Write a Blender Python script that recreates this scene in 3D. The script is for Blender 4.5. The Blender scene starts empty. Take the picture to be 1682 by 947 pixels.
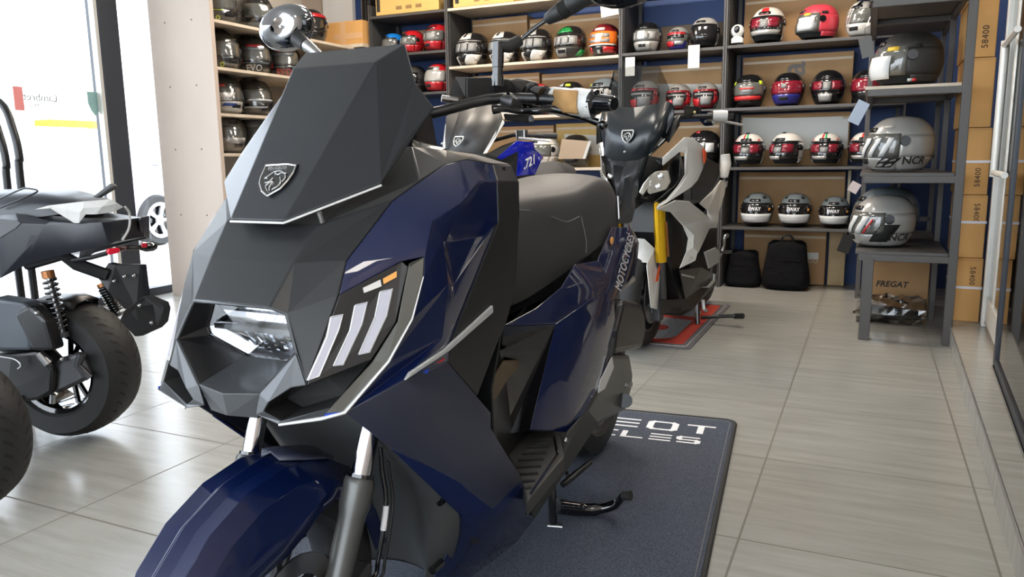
import bpy, bmesh, math, random
from mathutils import Vector, Matrix, Euler
random.seed(7)
SC = bpy.context.scene
LAMP_E = 17.; SKY_E = 6.2; EXPO = .22
COL = SC.collection
PI = math.pi
def V(*a): return Vector(a[0]) if len(a) == 1 else Vector(a)

# ------------------------------------------------------------------ materials
MATS = {}
def mat(name, col, rough=.5, metal=0., coat=0., spec=.5, trans=0., alpha=1., emit=None, noise=None, bump=None, coat_rough=.03):
    if name in MATS: return MATS[name]
    m = bpy.data.materials.new(name); m.use_nodes = True
    nt = m.node_tree; b = nt.nodes['Principled BSDF']
    def s(k, v): b.inputs[k].default_value = v
    s('Base Color', (*col, 1)); s('Roughness', rough); s('Metallic', metal)
    s('Coat Weight', coat); s('Coat Roughness', coat_rough); s('Specular IOR Level', spec)
    s('Transmission Weight', trans); s('Alpha', alpha)
    if emit: s('Emission Color', (*emit[0], 1)); s('Emission Strength', emit[1])
    if noise or bump:
        tc = nt.nodes.new('ShaderNodeTexCoord')
    if noise:   # (scale, amount, second colour)
        n = nt.nodes.new('ShaderNodeTexNoise'); n.inputs['Scale'].default_value = noise[0]; n.inputs['Detail'].default_value = 6
        r = nt.nodes.new('ShaderNodeValToRGB'); r.color_ramp.elements[0].color = (*col, 1); r.color_ramp.elements[1].color = (*noise[1], 1)
        r.color_ramp.elements[0].position = .35; r.color_ramp.elements[1].position = .65
        nt.links.new(tc.outputs['Object'], n.inputs['Vector']); nt.links.new(n.outputs['Fac'], r.inputs['Fac']); nt.links.new(r.outputs['Color'], b.inputs['Base Color'])
    if bump:    # (scale, strength, distance)
        n = nt.nodes.new('ShaderNodeTexNoise'); n.inputs['Scale'].default_value = bump[0]; n.inputs['Detail'].default_value = 4
        bp = nt.nodes.new('ShaderNodeBump'); bp.inputs['Strength'].default_value = bump[1]; bp.inputs['Distance'].default_value = bump[2]
        nt.links.new(tc.outputs['Object'], n.inputs['Vector']); nt.links.new(n.outputs['Fac'], bp.inputs['Height']); nt.links.new(bp.outputs['Normal'], b.inputs['Normal'])
    MATS[name] = m; return m
def glass(name, tint=(1, 1, 1), refl=.06, rough=0.):
    """thin sheet: see-through with a fresnel mirror on top"""
    if name in MATS: return MATS[name]
    m = bpy.data.materials.new(name); m.use_nodes = True; nt = m.node_tree; nt.nodes.clear()
    o = nt.nodes.new('ShaderNodeOutputMaterial'); t = nt.nodes.new('ShaderNodeBsdfTransparent'); g = nt.nodes.new('ShaderNodeBsdfGlossy')
    mx = nt.nodes.new('ShaderNodeMixShader'); f = nt.nodes.new('ShaderNodeLayerWeight'); f.inputs['Blend'].default_value = refl
    mm = nt.nodes.new('ShaderNodeMath'); mm.operation = 'ADD'; mm.inputs[1].default_value = refl; mm.use_clamp = True
    t.inputs['Color'].default_value = (*tint, 1); g.inputs['Roughness'].default_value = rough
    nt.links.new(f.outputs['Fresnel'], mm.inputs[0]); nt.links.new(mm.outputs[0], mx.inputs['Fac'])
    nt.links.new(t.outputs[0], mx.inputs[1]); nt.links.new(g.outputs[0], mx.inputs[2]); nt.links.new(mx.outputs[0], o.inputs['Surface'])
    MATS[name] = m; return m

M = dict(
 navy=mat('navy gloss paint', (.0003, .0055, .042), .5, 0., 1., .12),
 navydull=mat('dark navy satin paint', (.02, .023, .042), .45, 0., .2, .5, coat_rough=.4),
 matte=mat('matte charcoal plastic', (.010, .0108, .012), .5, 0., .25, spec=.25, coat_rough=.22, bump=(900, .08, .0004)),
 screen=mat('smoked screen plastic', (.010, .0115, .0145), .5, 0., .45, .25, coat_rough=.14),
 black=mat('satin black plastic', (.008, .008, .009), .35),
 gloss=mat('gloss black plastic', (.004, .004, .005), .08, 0., .6),
 olive=mat('satin grey trim', (.055, .055, .048), .36, .35, .4, coat_rough=.12),
 inner=mat('metallic grey inner plastic', (.085, .086, .082), .36, .5),
 lip=mat('grey satin plastic', (.042, .045, .05), .42, .2, .4, coat_rough=.14),
 silver=mat('satin silver', (.62, .63, .63), .3, .45),
 mirror=mat('dark polished shell', (.3, .31, .33), .05, 1.),
 bright=mat('polished steel', (.5, .5, .52), .14, 1.),
 chrome=mat('chrome', (.82, .83, .85), .06, 1.),
 steel=mat('brushed steel', (.36, .36, .36), .3, 1.),
 alu=mat('dark cast metal', (.09, .09, .095), .4, .8),
 rubber=mat('tyre rubber', (.012, .012, .012), .6, bump=(120, .2, .001)),
 foot=mat('grey footboard rubber', (.03, .03, .029), .6),
 void=mat('dark duct plastic', (.003, .003, .003), .7),
 soft=mat('black rubber grip', (.01, .01, .01), .55),
 seat=mat('charcoal seat vinyl', (.036, .036, .037), .52, bump=(700, .15, .0006)),
 thread=mat('grey seat stitching', (.16, .16, .16), .7),
 white=mat('white gloss paint', (.75, .75, .73), .25, 0., .6),
 light=mat('pale lamp diffuser', (.42, .42, .48), .25, 0., .5),
 amber=mat('amber reflector', (.75, .33, .08), .2, 0., .5),
 red=mat('red gloss paint', (.5, .012, .016), .2, 0., .8),
 blue=mat('bright blue gloss', (.01, .06, .5), .25, 0., .6),
 gold=mat('gold anodised tube', (.85, .5, .02), .25, .8),
 teal=mat('blue fender inside', (.003, .02, .06), .35),
 decal=mat('white lettering', (.86, .86, .88), .4), decal2=mat('worn pale lettering', (.35, .34, .34), .4),
 tyrewall=mat('tyre sidewall', (.02, .02, .02), .5),
)

# ------------------------------------------------------------------ mesh collector
class G:
    def __init__(s): s.v = []; s.f = []; s.mi = []
    def add(s, vs, fs, mi=0):
        b = len(s.v); s.v += [tuple(p) for p in vs]
        for f in fs: s.f.append(tuple(i + b for i in f)); s.mi.append(mi)
        return s
    def box(s, lo, hi, mi=0, M4=None):
        x0, y0, z0 = lo; x1, y1, z1 = hi
        vs = [Vector(p) for p in ((x0,y0,z0),(x1,y0,z0),(x1,y1,z0),(x0,y1,z0),(x0,y0,z1),(x1,y0,z1),(x1,y1,z1),(x0,y1,z1))]
        if M4: vs = [M4 @ p for p in vs]
        return s.add(vs, [(0,3,2,1),(4,5,6,7),(0,1,5,4),(1,2,6,5),(2,3,7,6),(3,0,4,7)], mi)
    def hexa(s, b4, t4, mi=0):
        return s.add(list(b4) + list(t4), [(0,3,2,1),(4,5,6,7),(0,1,5,4),(1,2,6,5),(2,3,7,6),(3,0,4,7)], mi)
    def tube(s, pts, r, n=10, mi=0, cap=True, sy=1.):
        pts = [Vector(p) for p in pts]; rs = r if isinstance(r, (list, tuple)) else [r] * len(pts)
        up = Vector((0, 0, 1)); d0 = (pts[1] - pts[0]).normalized()
        if abs(d0.dot(up)) > .9: up = Vector((0, 1, 0))
        rings = []
        for i, p in enumerate(pts):
            d = (pts[min(i + 1, len(pts) - 1)] - pts[max(i - 1, 0)]).normalized()
            a = (up - d * up.dot(d)).normalized(); b = d.cross(a); up = a
            rings.append([p + a * math.cos(t) * rs[i] * sy + b * math.sin(t) * rs[i] for t in (2 * PI * k / n for k in range(n))])
        return s.loft(rings, True, cap, mi)
    def loft(s, rings, closed=True, cap=True, mi=0):
        n = len(rings[0]); vs = [p for r in rings for p in r]; fs = []
        for i in range(len(rings) - 1):
            for k in range(n if closed else n - 1):
                k2 = (k + 1) % n; fs.append((i*n + k, i*n + k2, (i+1)*n + k2, (i+1)*n + k))
        if cap and closed: fs += [tuple(range(n))[::-1], tuple((len(rings) - 1) * n + k for k in range(n))]
        return s.add(vs, fs, mi)
    def lathe(s, prof, axis='z', n=24, c=(0,0,0), mi=0, closed=False, a0=0., a1=2*PI):
        full = abs(a1 - a0 - 2*PI) < 1e-6; m = n if full else n + 1; vs = []
        for k in range(m):
            t = a0 + (a1 - a0) * k / n
            for r, h in prof:
                x, y = r * math.cos(t), r * math.sin(t)
                p = {'z': (x, y, h), 'x': (h, x, y), 'y': (y, h, x)}[axis]; vs.append(Vector(p) + Vector(c))
        L = len(prof); fs = []
        for k in range(n):
            k2 = (k + 1) % m
            for j in range(L if closed else L - 1):
                j2 = (j + 1) % L; fs.append((k*L + j, k2*L + j, k2*L + j2, k*L + j2))
        return s.add(vs, fs, mi)
    def ball(s, c, r, n=16, m=10, mi=0, M4=None):
        rx, ry, rz = r if isinstance(r, (tuple, list)) else (r, r, r); vs = []
        for j in range(m + 1):
            ph = PI * j / m
            for k in range(n):
                th = 2 * PI * k / n; p = Vector((rx*math.sin(ph)*math.cos(th), ry*math.sin(ph)*math.sin(th), rz*math.cos(ph)))
                if M4: p = M4 @ p
                vs.append(Vector(c) + p)
        fs = [(j*n + k, (j+1)*n + k, (j+1)*n + (k+1) % n, j*n + (k+1) % n) for j in range(m) for k in range(n)]
        return s.add(vs, fs, mi)
    def prism(s, poly, d, mi=0):
        """flat polygon (3-D points) pushed along vector d"""
        n = len(poly); a = [Vector(p) for p in poly]; d = Vector(d); b = [p + d for p in a]
        return s.add(a + b, [tuple(range(n))[::-1], tuple(range(n, 2*n))] + [(k, (k+1) % n, n + (k+1) % n, n + k) for k in range(n)], mi)
    def mesh(s, name, weld=1e-5):
        me = bpy.data.meshes.new(name); bm = bmesh.new()
        vs = [bm.verts.new(p) for p in s.v]
        for f, mi in zip(s.f, s.mi):
            ff = [vs[i] for i in dict.fromkeys(f)]
            if len(ff) < 3: continue
            try: bf = bm.faces.new(ff); bf.material_index = mi
            except ValueError: pass
        bmesh.ops.remove_doubles(bm, verts=bm.verts, dist=weld)
        bmesh.ops.recalc_face_normals(bm, faces=bm.faces)
        bm.to_mesh(me); bm.free(); return me
def obj(name, g, m, parent=None, smooth=None, bevel=0, solid=0, sub=0, loc=None, seg=2, crease=None):
    me = g if isinstance(g, bpy.types.Mesh) else g.mesh(name)
    o = bpy.data.objects.new(name, me); COL.objects.link(o)
    for k in (m if isinstance(m, (list, tuple)) else [m]):
        me.materials.append(M[k] if isinstance(k, str) else k)
    if parent: o.parent = parent
    if loc: o.location = loc
    if solid:
        x = o.modifiers.new('thick', 'SOLIDIFY'); x.thickness = solid; x.offset = 0; x.use_even_offset = False
    if bevel:
        x = o.modifiers.new('edge', 'BEVEL'); x.width = bevel; x.segments = seg; x.limit_method = 'ANGLE'; x.angle_limit = .3; x.use_clamp_overlap = True
        x.harden_normals = False
    if sub:
        x = o.modifiers.new('round', 'SUBSURF'); x.levels = sub; x.render_levels = sub
    if smooth is not None:
        for p in me.polygons: p.use_smooth = True
        if smooth < 180: me.set_sharp_from_angle(angle=math.radians(smooth))
    return o
def empty(name, loc=(0,0,0), rz=0., label=None, cat=None, group=None):
    o = bpy.data.objects.new(name, None); COL.objects.link(o); o.location = loc; o.rotation_euler = (0, 0, rz); o.empty_display_size = .1
    if label: tag(o, label, cat, group)
    return o
def tag(o, label, cat, group=None, kind=None):
    o['label'] = label; o['category'] = cat
    if group: o['group'] = group
    if kind: o['kind'] = kind
    return o
def struct(o): o['kind'] = 'structure'; return o
def copy_tree(o, parent=None):
    c = o.copy(); COL.objects.link(c)
    if parent: c.parent = parent
    for ch in list(o.children): copy_tree(ch, c)
    return c
def mir(p): return (-p[0], p[1], p[2])
def panel(faces, both=True):
    """faces as lists of (side, length, height) points; both: add the mirrored half"""
    g = G()
    for f in faces:
        g.add(f, [tuple(range(len(f)))])
        if both: g.add([mir(p) for p in f], [tuple(range(len(f)))[::-1]])
    return g
def text_mesh(body, size=1., extrude=.002, align='CENTER', shear=0., space=1., bold=0.):
    cu = bpy.data.curves.new('t', 'FONT'); cu.body = body; cu.size = size; cu.extrude = extrude; cu.align_x = align; cu.align_y = 'CENTER'
    cu.shear = shear; cu.space_character = space; cu.offset = bold; cu.resolution_u = 3
    o = bpy.data.objects.new('t', cu); COL.objects.link(o); dg = bpy.context.evaluated_depsgraph_get(); dg.update()
    me = bpy.data.meshes.new_from_object(o.evaluated_get(dg)); bpy.data.objects.remove(o); bpy.data.curves.remove(cu); return me
def text_obj(name, body, m, M4, parent=None, **k):
    me = text_mesh(body, **k); me.transform(M4); return obj(name, me, m, parent)
def frame(o, x, y):
    """matrix whose X and Y axes follow x and y (made square), origin o"""
    x = Vector(x).normalized(); z = x.cross(Vector(y)).normalized(); y = z.cross(x)
    return Matrix(((x.x, y.x, z.x, o[0]), (x.y, y.y, z.y, o[1]), (x.z, y.z, z.z, o[2]), (0, 0, 0, 1)))
def lerp(a, b, t): return Vector(a) * (1 - t) + Vector(b) * t
def smoothpath(pts, n=6):
    """Catmull-Rom through pts"""
    P = [Vector(p) for p in pts]; P = [P[0] * 2 - P[1]] + P + [P[-1] * 2 - P[-2]]; out = []
    for i in range(1, len(P) - 2):
        for k in range(n):
            t = k / n; a, b, c, d = P[i-1], P[i], P[i+1], P[i+2]
            out.append(.5 * ((2*b) + (c - a)*t + (2*a - 5*b + 4*c - d)*t*t + (3*b - a - 3*c + d)*t**3))
    out.append(P[-2]); return out

# ================================================================== the room
M.update(
 shelfmetal=mat('grey brown shelf metal', (.07, .064, .06), .45, .1),
 shelfdark=mat('dark shelf panel', (.045, .045, .047), .6),
 board=mat('cream shelf board', (.58, .5, .4), .5, noise=(9, (.5, .42, .33))),
 carton=mat('brown carton', (.64, .35, .12), .75, noise=(3, (.58, .31, .10))),
 carton2=mat('tan carton', (.44, .26, .12), .75, noise=(4, (.38, .215, .095))),
 cartonY=mat('yellow carton', (.62, .40, .13), .7, noise=(3, (.57, .36, .11))),
 ink=mat('black print', (.02, .015, .012), .7),
 paper=mat('white paper', (.72, .70, .64), .7),
 bluewall=mat('blue wall', (.02, .05, .16), .6),
 plaster=mat('pale plaster', (.50, .415, .35), .75, noise=(1.5, (.45, .37, .31))),
 darkframe=mat('dark grey window frame', (.035, .04, .05), .4, .3),
 aluframe=mat('white aluminium frame', (.62, .6, .55), .35, .2),
 strap=mat('white plastic strap', (.72, .7, .74), .4),
)
def tiles():
    m=bpy.data.materials.new('porcelain floor tiles'); m.use_nodes=True; nt=m.node_tree; N=nt.nodes; L=nt.links; b=N['Principled BSDF']
    tc=N.new('ShaderNodeTexCoord'); sx=N.new('ShaderNodeSeparateXYZ'); L.new(tc.outputs['Object'],sx.inputs[0])
    def math_(op,a,c=None,d=None):
        n=N.new('ShaderNodeMath'); n.operation=op
        for i,x in enumerate((a,c,d)):
            if x is None: continue
            if isinstance(x,(int,float)): n.inputs[i].default_value=x
            else: L.new(x,n.inputs[i])
        return n.outputs[0]
    ds=[]; cell=[]
    for ax,off in (('X',2.06),('Y',-1.376)):
        q=math_('DIVIDE',math_('ADD',sx.outputs[ax],off+12.),.6); fr=math_('FRACT',q); cell.append(math_('FLOOR',q))
        ds.append(math_('MINIMUM',fr,math_('SUBTRACT',1.,fr)))
    line=math_('LESS_THAN',math_('MINIMUM',ds[0],ds[1]),0.005)
    mp=N.new('ShaderNodeMapping'); mp.inputs['Scale'].default_value=(.9,9,1); L.new(tc.outputs['Object'],mp.inputs['Vector'])
    n1=N.new('ShaderNodeTexNoise'); n1.inputs['Scale'].default_value=3.; n1.inputs['Detail'].default_value=8; n1.inputs['Roughness'].default_value=.65; L.new(mp.outputs[0],n1.inputs['Vector'])
    n2=N.new('ShaderNodeTexNoise'); n2.inputs['Scale'].default_value=1.3; L.new(tc.outputs['Object'],n2.inputs['Vector'])
    cb=N.new('ShaderNodeCombineXYZ'); L.new(cell[0],cb.inputs[0]); L.new(cell[1],cb.inputs[1])
    wn=N.new('ShaderNodeTexWhiteNoise'); L.new(cb.outputs[0],wn.inputs['Vector'])
    f=math_('ADD',math_('MULTIPLY',n1.outputs['Fac'],.75),math_('ADD',math_('MULTIPLY',n2.outputs['Fac'],.25),math_('MULTIPLY',math_('SUBTRACT',wn.outputs['Value'],.5),.07)))
    r=N.new('ShaderNodeValToRGB'); r.color_ramp.elements[0].position=.36; r.color_ramp.elements[1].position=.64
    r.color_ramp.elements[0].color=(.275,.268,.245,1); r.color_ramp.elements[1].color=(.345,.34,.315,1); L.new(f,r.inputs[0])
    mx=N.new('ShaderNodeMixRGB'); L.new(line,mx.inputs['Fac']); L.new(r.outputs[0],mx.inputs[1]); mx.inputs[2].default_value=(.13,.12,.10,1); L.new(mx.outputs[0],b.inputs['Base Color'])
    rg=math_('ADD',math_('MULTIPLY',n1.outputs['Fac'],.16),.14); L.new(math_('MAXIMUM',rg,math_('MULTIPLY',line,.7)),b.inputs['Roughness'])
    return m
TILE=tiles()
struct(obj('floor', G().box((-5.1,-3.6,-.08),(1.9,6.62,0)), TILE))
struct(obj('ceiling', G().box((-5.1,-3.6,3.1),(1.9,6.62,3.2)), mat('white ceiling', (.75,.74,.72), .8)))
struct(obj('wall_back', G().box((-5.1,6.5,0),(1.9,6.62,3.1)), 'bluewall'))
struct(obj('wall_right', G().box((1.75,-3.6,0),(1.9,6.5,3.1)), 'plaster'))
struct(obj('wall_left', G().box((-5.1,5.3,0),(-4.98,6.5,3.1)), 'plaster'))
# tiled step along the right side
rz=lambda y: .324+.0235*y
g=G(); g.hexa([(rz(-3.5),-3.5,0),(1.75,-3.5,0),(1.75,6.5,0),(rz(4.70),4.70,0)],[(rz(-3.5),-3.5,.10),(1.75,-3.5,.10),(1.75,6.5,.10),(rz(4.70),4.70,.10)])
st=struct(obj('floor_step', g, TILE))
g=G(); g.tube([(rz(-3.5)+.001,-3.5,.098),(rz(4.7)+.001,4.7,.098)],.004,8); t=struct(obj('trim_1', g, mat('step edge strip', (.3,.29,.28), .3, .6)))
# window wall on the left
for i,(y0,y1) in enumerate(((-3.5,-1.2),(-1.2,1.45),(1.45,3.93),(4.06,4.24))):
    struct(obj('window_%d'%(i+1), G().box((-5.0,y0+.02,.05),(-4.99,y1-.02,3.05)), glass('shop window glass',(.97,.98,1.),.04)))
g=G().box((-5.06,3.90,0),(-4.93,4.055,3.1)); struct(obj('trim_2', g, 'darkframe', bevel=.004))
struct(obj('trim_3', G().box((-4.985,3.868,0),(-4.935,3.895,3.1)), 'aluframe'))
for i,y in enumerate((-1.2,1.45)): struct(obj('trim_%d'%(4+i), G().box((-5.06,y-.06,0),(-4.93,y+.06,3.1)), 'darkframe'))
struct(obj('trim_6', G().box((-5.04,-3.5,0),(-4.95,5.3,.06)), 'darkframe')); struct(obj('trim_7', G().box((-5.04,-3.5,3.03),(-4.95,5.3,3.1)), 'darkframe'))
# pale end panel of the wall rack
struct(obj('wall_end', G().box((-4.84,4.24,0),(-4.245,4.275,3.1)), 'plaster'))
for z in (2.0,1.55,1.1,.62):
    for x in (-4.68,-4.42): tag(obj('screw_cap', G().tube([(x,4.236,z),(x,4.242,z)],.005,8), 'shelfmetal'), 'tiny dark screw cap on the pale panel next to the helmet rack', 'screw cap', 'screw caps on the pale panel')
# ---- wall rack boards
for i,(z,n) in enumerate(((2.0,'second'),(1.675,'third'),(1.352,'fourth'),(1.067,'lowest'))):
    o=obj('wall_shelf', G().box((-4.82,4.28,z-.022),(-4.255,5.95,z)), 'board', bevel=.002)
    tag(o, 'cream shelf board carrying the %s visible row of bagged helmets on the side rack'%({'second':'topmost','third':'second','fourth':'third','lowest':'lowest'}[n]), 'shelf', 'boards of the bagged helmet rack')
struct(obj('wall_rack', G().box((-4.835,4.28,0),(-4.825,5.95,3.1)), mat('pale rack back', (.5,.47,.43), .7)))
# ---- back shelving: metal cabinet frames, each bay a unit
def bay(name, x0, x1, zs, label, backs, y0=6.0, y1=6.42, boards='shelfmetal', ztop=2.36):
    e=empty('shelf_unit', ((x0+x1)/2,(y0+y1)/2,0), 0, label, 'shelf unit', 'steel shelf bays along the back wall'); c=V((x0+x1)/2,(y0+y1)/2,0)
    def bx(n,lo,hi,m,**k): return obj(n, G().box(V(lo)-c,V(hi)-c), m, e, **k)
    for x in (x0,x1): bx('side_panel',(x-.012 if x==x1 else x,y0,0),(x if x==x1 else x+.012,y1,ztop),'shelfmetal')
    bx('inner_side',(x0+.0125,y0+.03,0),(x0+.018,y1,ztop),'shelfdark')
    for z in zs:
        bx('shelf',(x0+.012,y0+.004,z-.022),(x1-.012,y1,z),boards if z!=zs[0] or boards!='board' else 'board',bevel=.002)
    for x in (x0+.022,x1-.05): bx('rear_post',(x,y1+.002,0),(x+.028,y1+.035,ztop),'shelfmetal')
    return e
bay('a',-4.14,-3.35,(2.262,1.93,1.585),'narrow grey shelf bay at far left with red helmets',None)
bay('b',-3.345,-1.812,(2.262,1.785,1.35,.92),'wide shelf bay holding the black and white racing helmets',None,boards='board')
bay('c',-1.808,-1.018,(2.262,1.792,1.345,.915,.465),'shelf bay holding the grey topped red helmets',None)
bay('d',-1.014,.20,(2.262,1.795,1.347,.913,.468),'shelf bay with the pink helmet and the black bag below',None)
# return unit along the step: open frame of square tube
E=empty('display_rack',(.2,5.2,0),0,'grey square tube display rack standing beside the step with side-on helmets','shelf unit'); C0=V(.2,5.2,0)
def tb(n,a,b,w,m='shelfmetal'): obj(n, G().box(V(a)-C0-V(w,w,0 if a[2]!=b[2] else w), V(b)-C0+V(w,w,0 if a[2]!=b[2] else w)), m, E, bevel=.003)
tb('post',(.418,4.545,0),(.418,4.545,2.3),.021)
tb('leg',(.022,4.545,0),(.022,4.545,.445),.028)
for y in (5.2,5.86): tb('post',(.386,y,0),(.386,y,2.3),.016)
tb('leg',(-.03,5.86,0),(-.03,5.86,2.3),.016)
for z in (.462,.875,1.322,1.765):
    tb('end_rail',(-.012,4.545,z-.012),(.395,4.545,z-.012),.018)
    tb('side_rail',(.387,4.57,z-.012),(.387,5.85,z-.012),.013); tb('side_rail',(-.02,4.57,z-.012),(-.02,5.85,z-.012),.014)
    tb('mid_rail',(.0,5.2,z-.012),(.37,5.2,z-.012),.016); tb('mid_rail',(.0,5.86,z+.1),(.37,5.86,z+.1),.016)
    obj('shelf', G().box((-.245,-.66,z+.005),(.195,.68,z+.022)), 'board' if z>1.3 and z<1.4 else 'shelfmetal', E, bevel=.002)
# ---- cartons with the printed number beside the showcase
def carton(name, lo, hi, label, m='carton', group=None, rz=0., tilt=0., flap=True, seam='x'):
    c=V((lo[0]+hi[0])/2,(lo[1]+hi[1])/2,lo[2]); e=empty('carton', c, rz, label, 'box', group)
    obj('box_body', G().box(V(lo)-c,V(hi)-c), m, e, bevel=.004)
    if flap:
        h=hi[2]-lo[2]; w=(hi[0]-lo[0])/2; d=(hi[1]-lo[1])/2
        obj('flap_seam', G().box((-w*.98,-d-.0012,h*.97),(w*.98,-d+.001,h*.975)), mat('carton seam',(.3,.16,.06),.8), e)
    return e
zs=[.10,.445,.779,1.126,1.478,1.84]; nm=['lowest of the printed carton stack, standing on the step','second printed carton from the bottom of the stack','third carton of the tall stack, strap at its top','plain fourth carton of the tall stack without a visible number','topmost printed carton in the tall stack by the glass']
xs=[(.446,.577),(.438,.572),(.430,.566),(.420,.555),(.412,.548)]; rot=[1,1,-1,0,-1]; cz=[.249,.24,.09,0,.10]; cs_=[.037,.037,.037,0,.042]; tx=[.80,.72,.2,.0,.42]
for i in range(5):
    x0,x1=xs[i]; e=carton('carton',(x0,4.72,zs[i]),(x1,5.12,zs[i+1]-.003),'tan carton, '+nm[i], 'carton','cartons stacked by the showcase'); hx=(x1-x0)/2; H=zs[i+1]-zs[i]
    if rot[i]:
        me=text_mesh('58400',size=cs_[i],extrude=.0006,space=1.1); X=V(0,0,-rot[i]); Y=V(rot[i],0,0)
        me.transform(frame((hx*.28,-.2012,cz[i]),X,Y)); obj('printed_number', me, 'ink', e)
    if i<3:
        zz=[.178,.183,.165][i]; obj('strap', G().box((-hx-.003,-.2035,zz),(hx+.003,.2035,zz+.013)), 'strap', e)
# ---- showcase with sliding glass
E=empty('showcase',(.55,3.6,.10),0,'glass fronted showcase in a pale aluminium frame on the step','display case'); C0=V(.55,3.6,.10)
gx=lambda y: .355+.0475*y
def sl(n,y0,y1,z0,z1,dx0,dx1,m,**k):
    obj(n, G().hexa([V(gx(y0)+dx0,y0,z0)-C0,V(gx(y0)+dx1,y0,z0)-C0,V(gx(y1)+dx1,y1,z0)-C0,V(gx(y1)+dx0,y1,z0)-C0],[V(gx(y0)+dx0,y0,z1)-C0,V(gx(y0)+dx1,y0,z1)-C0,V(gx(y1)+dx1,y1,z1)-C0,V(gx(y1)+dx0,y1,z1)-C0]), m, E, **k)
GL=glass('showcase glass',(.78,.82,.8),.22)
sl('frame_post',4.60,4.66,.10,2.6,0,.05,'aluframe',bevel=.004); sl('frame_post',4.30,4.36,.1,2.6,.02,.05,'aluframe',bevel=.004)
sl('bottom_rail',3.72,4.60,.13,.26,.015,.04,'aluframe',bevel=.003); sl('track',3.72,4.62,.10,.13,.012,.045,'gloss'); sl('glass_door',3.72,4.60,.26,2.6,.024,.03,GL)
sl('door_edge',3.66,3.72,.12,2.6,-.012,.014,'darkframe',bevel=.003); sl('glass_door',1.4,3.66,.15,2.6,-.003,.003,GL); sl('bottom_rail',1.4,3.66,.115,.15,-.01,.012,'darkframe'); sl('track',1.4,3.72,.10,.115,-.015,.03,'gloss')
for z in (.90,1.50):
    g=G(); g.tube([V(gx(4.45)-.015,4.45,z)-C0,V(gx(3.9)-.015,3.9,z)-C0],.014,10); obj('cross_bar', g, 'aluframe', E)
g=G(); g.tube([V(gx(4.45)-.012,4.45,.88)-C0,V(gx(4.45)-.012,4.45,1.52)-C0],.019,12); obj('pull_handle', g, 'aluframe', E, smooth=60)
sl('back_panel',1.4,4.64,.1,2.6,.55,.57,mat('grey case back',(.2,.21,.19),.5)); sl('end_panel',4.60,4.63,.1,2.6,.05,.55,'shelfdark')
for z in (.55,1.0,1.45,1.9): sl('glass_shelf',1.45,4.55,z,z+.012,.08,.54,mat('pale shelf edge',(.2,.25,.25),.2))
# ---- added lamps under the ceiling, out of view, to brighten room and shelves
for i,(x,y) in enumerate(((-1.0,3.0),(.6,3.0),(1.1,-1.0),(-3.4,4.9),(-1.9,4.9),(-.5,4.9))):
    e=empty('added_ceiling_light',(x,y,3.1),0,'added square panel lamp under the ceiling, out of view, brightening the showroom','lamp','added lamps under the ceiling')
    obj('lamp_frame', G().box((-.31,-.31,-.03),(.31,.31,0)), 'white', e)
    o=obj('diffuser', G().box((-.29,-.29,-.034),(.29,.29,-.031)), (mat('lit diffuser',(1,1,1),.5,emit=((1,.93,.84),LAMP_E)) if y<4 else mat('bright lit diffuser',(1,1,1),.5,emit=((1,.88,.74),LAMP_E*2.3))), e)
# ---- outside: pavement, street, building opposite, parked car
struct(obj('ground', G().box((-40,-30,-.12),(-5.1,30,-.04)), mat('sunlit pavement',(.62,.6,.57),.8,noise=(.6,(.56,.54,.5)))))
struct(obj('ground_front', G().box((-5.1,-30,-.12),(20,-3.6,-.04)), mat('sunlit pavement',(.62,.6,.57),.8)))
E=empty('street_building',(-19,12,0),0,'pale street front with yellow band seen through the shop window','building'); 
g=G().box((-1,-16,-.04),(1,14,7)); obj('facade', g, mat('pale facade',(.8,.78,.74),.8), E)
a0_=(-17.4000,12.2415,2.0505); a1_=(-17.4000,13.3119,1.9310); a2_=(-17.4000,13.6018,1.9697)
for n_,u_,v_,m_ in (('awning',a0_,a1_,mat('yellow awning',(.55,.36,.015),.6)),('awning_end',a1_,a2_,mat('orange awning',(.5,.2,.03),.6))): obj(n_, G().box((1.0,u_[1]-12,a1_[2]-.05),(1.6,v_[1]-12,a0_[2])), m_, E)
obj('shopfront', G().box((1.0,a0_[1]-12,0),(1.05,a2_[1]-12,a1_[2]-.05)), mat('pale shopfront',(.62,.56,.5),.5), E)
for k in range(4): obj('window', G().box((.99,-12+k*3,3.6),(1.02,-10.4+k*3,5.2)), mat('pale window',(.7,.7,.7),.3), E)
# car: body side towards us, one wheel seen between post and panel
CE=empty('car',(-9.06,5.77,-.04),math.radians(4),'pale car with grey alloy wheel parked outside past the window post','car')
sec=[]
for y,zl,zt,hw in ((-2.1,.35,.72,.6),(-1.9,.28,.86,.78),(-1.2,.26,.98,.84),(-.7,.26,1.04,.86),(.1,.26,1.06,.86),(1.1,.26,1.06,.86),(1.8,.28,1.0,.82),(2.1,.38,.9,.62)):
    sec.append([(hw*.96,y,zl),(hw,y,(zl+zt)/2),(hw*.97,y,zt-.05),(hw*.86,y,zt),(-hw*.86,y,zt),(-hw*.97,y,zt-.05),(-hw,y,(zl+zt)/2),(-hw*.96,y,zl)])
obj('car_body', G().loft(sec,True,True), mat('lilac white car paint',(.62,.6,.72),.2,0,.6), CE, smooth=50)
obj('cabin', G().loft([[(.76,y0,1.03),(.6,y1,zt),(-.6,y1,zt),(-.76,y0,1.03)] for y0,y1,zt in ((-1.1,-.5,1.42),(-.6,-.35,1.47),(.8,.6,1.47),(1.6,1.1,1.40))],True,True), mat('tinted car glass',(.55,.6,.6),.25), CE, smooth=40)
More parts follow.
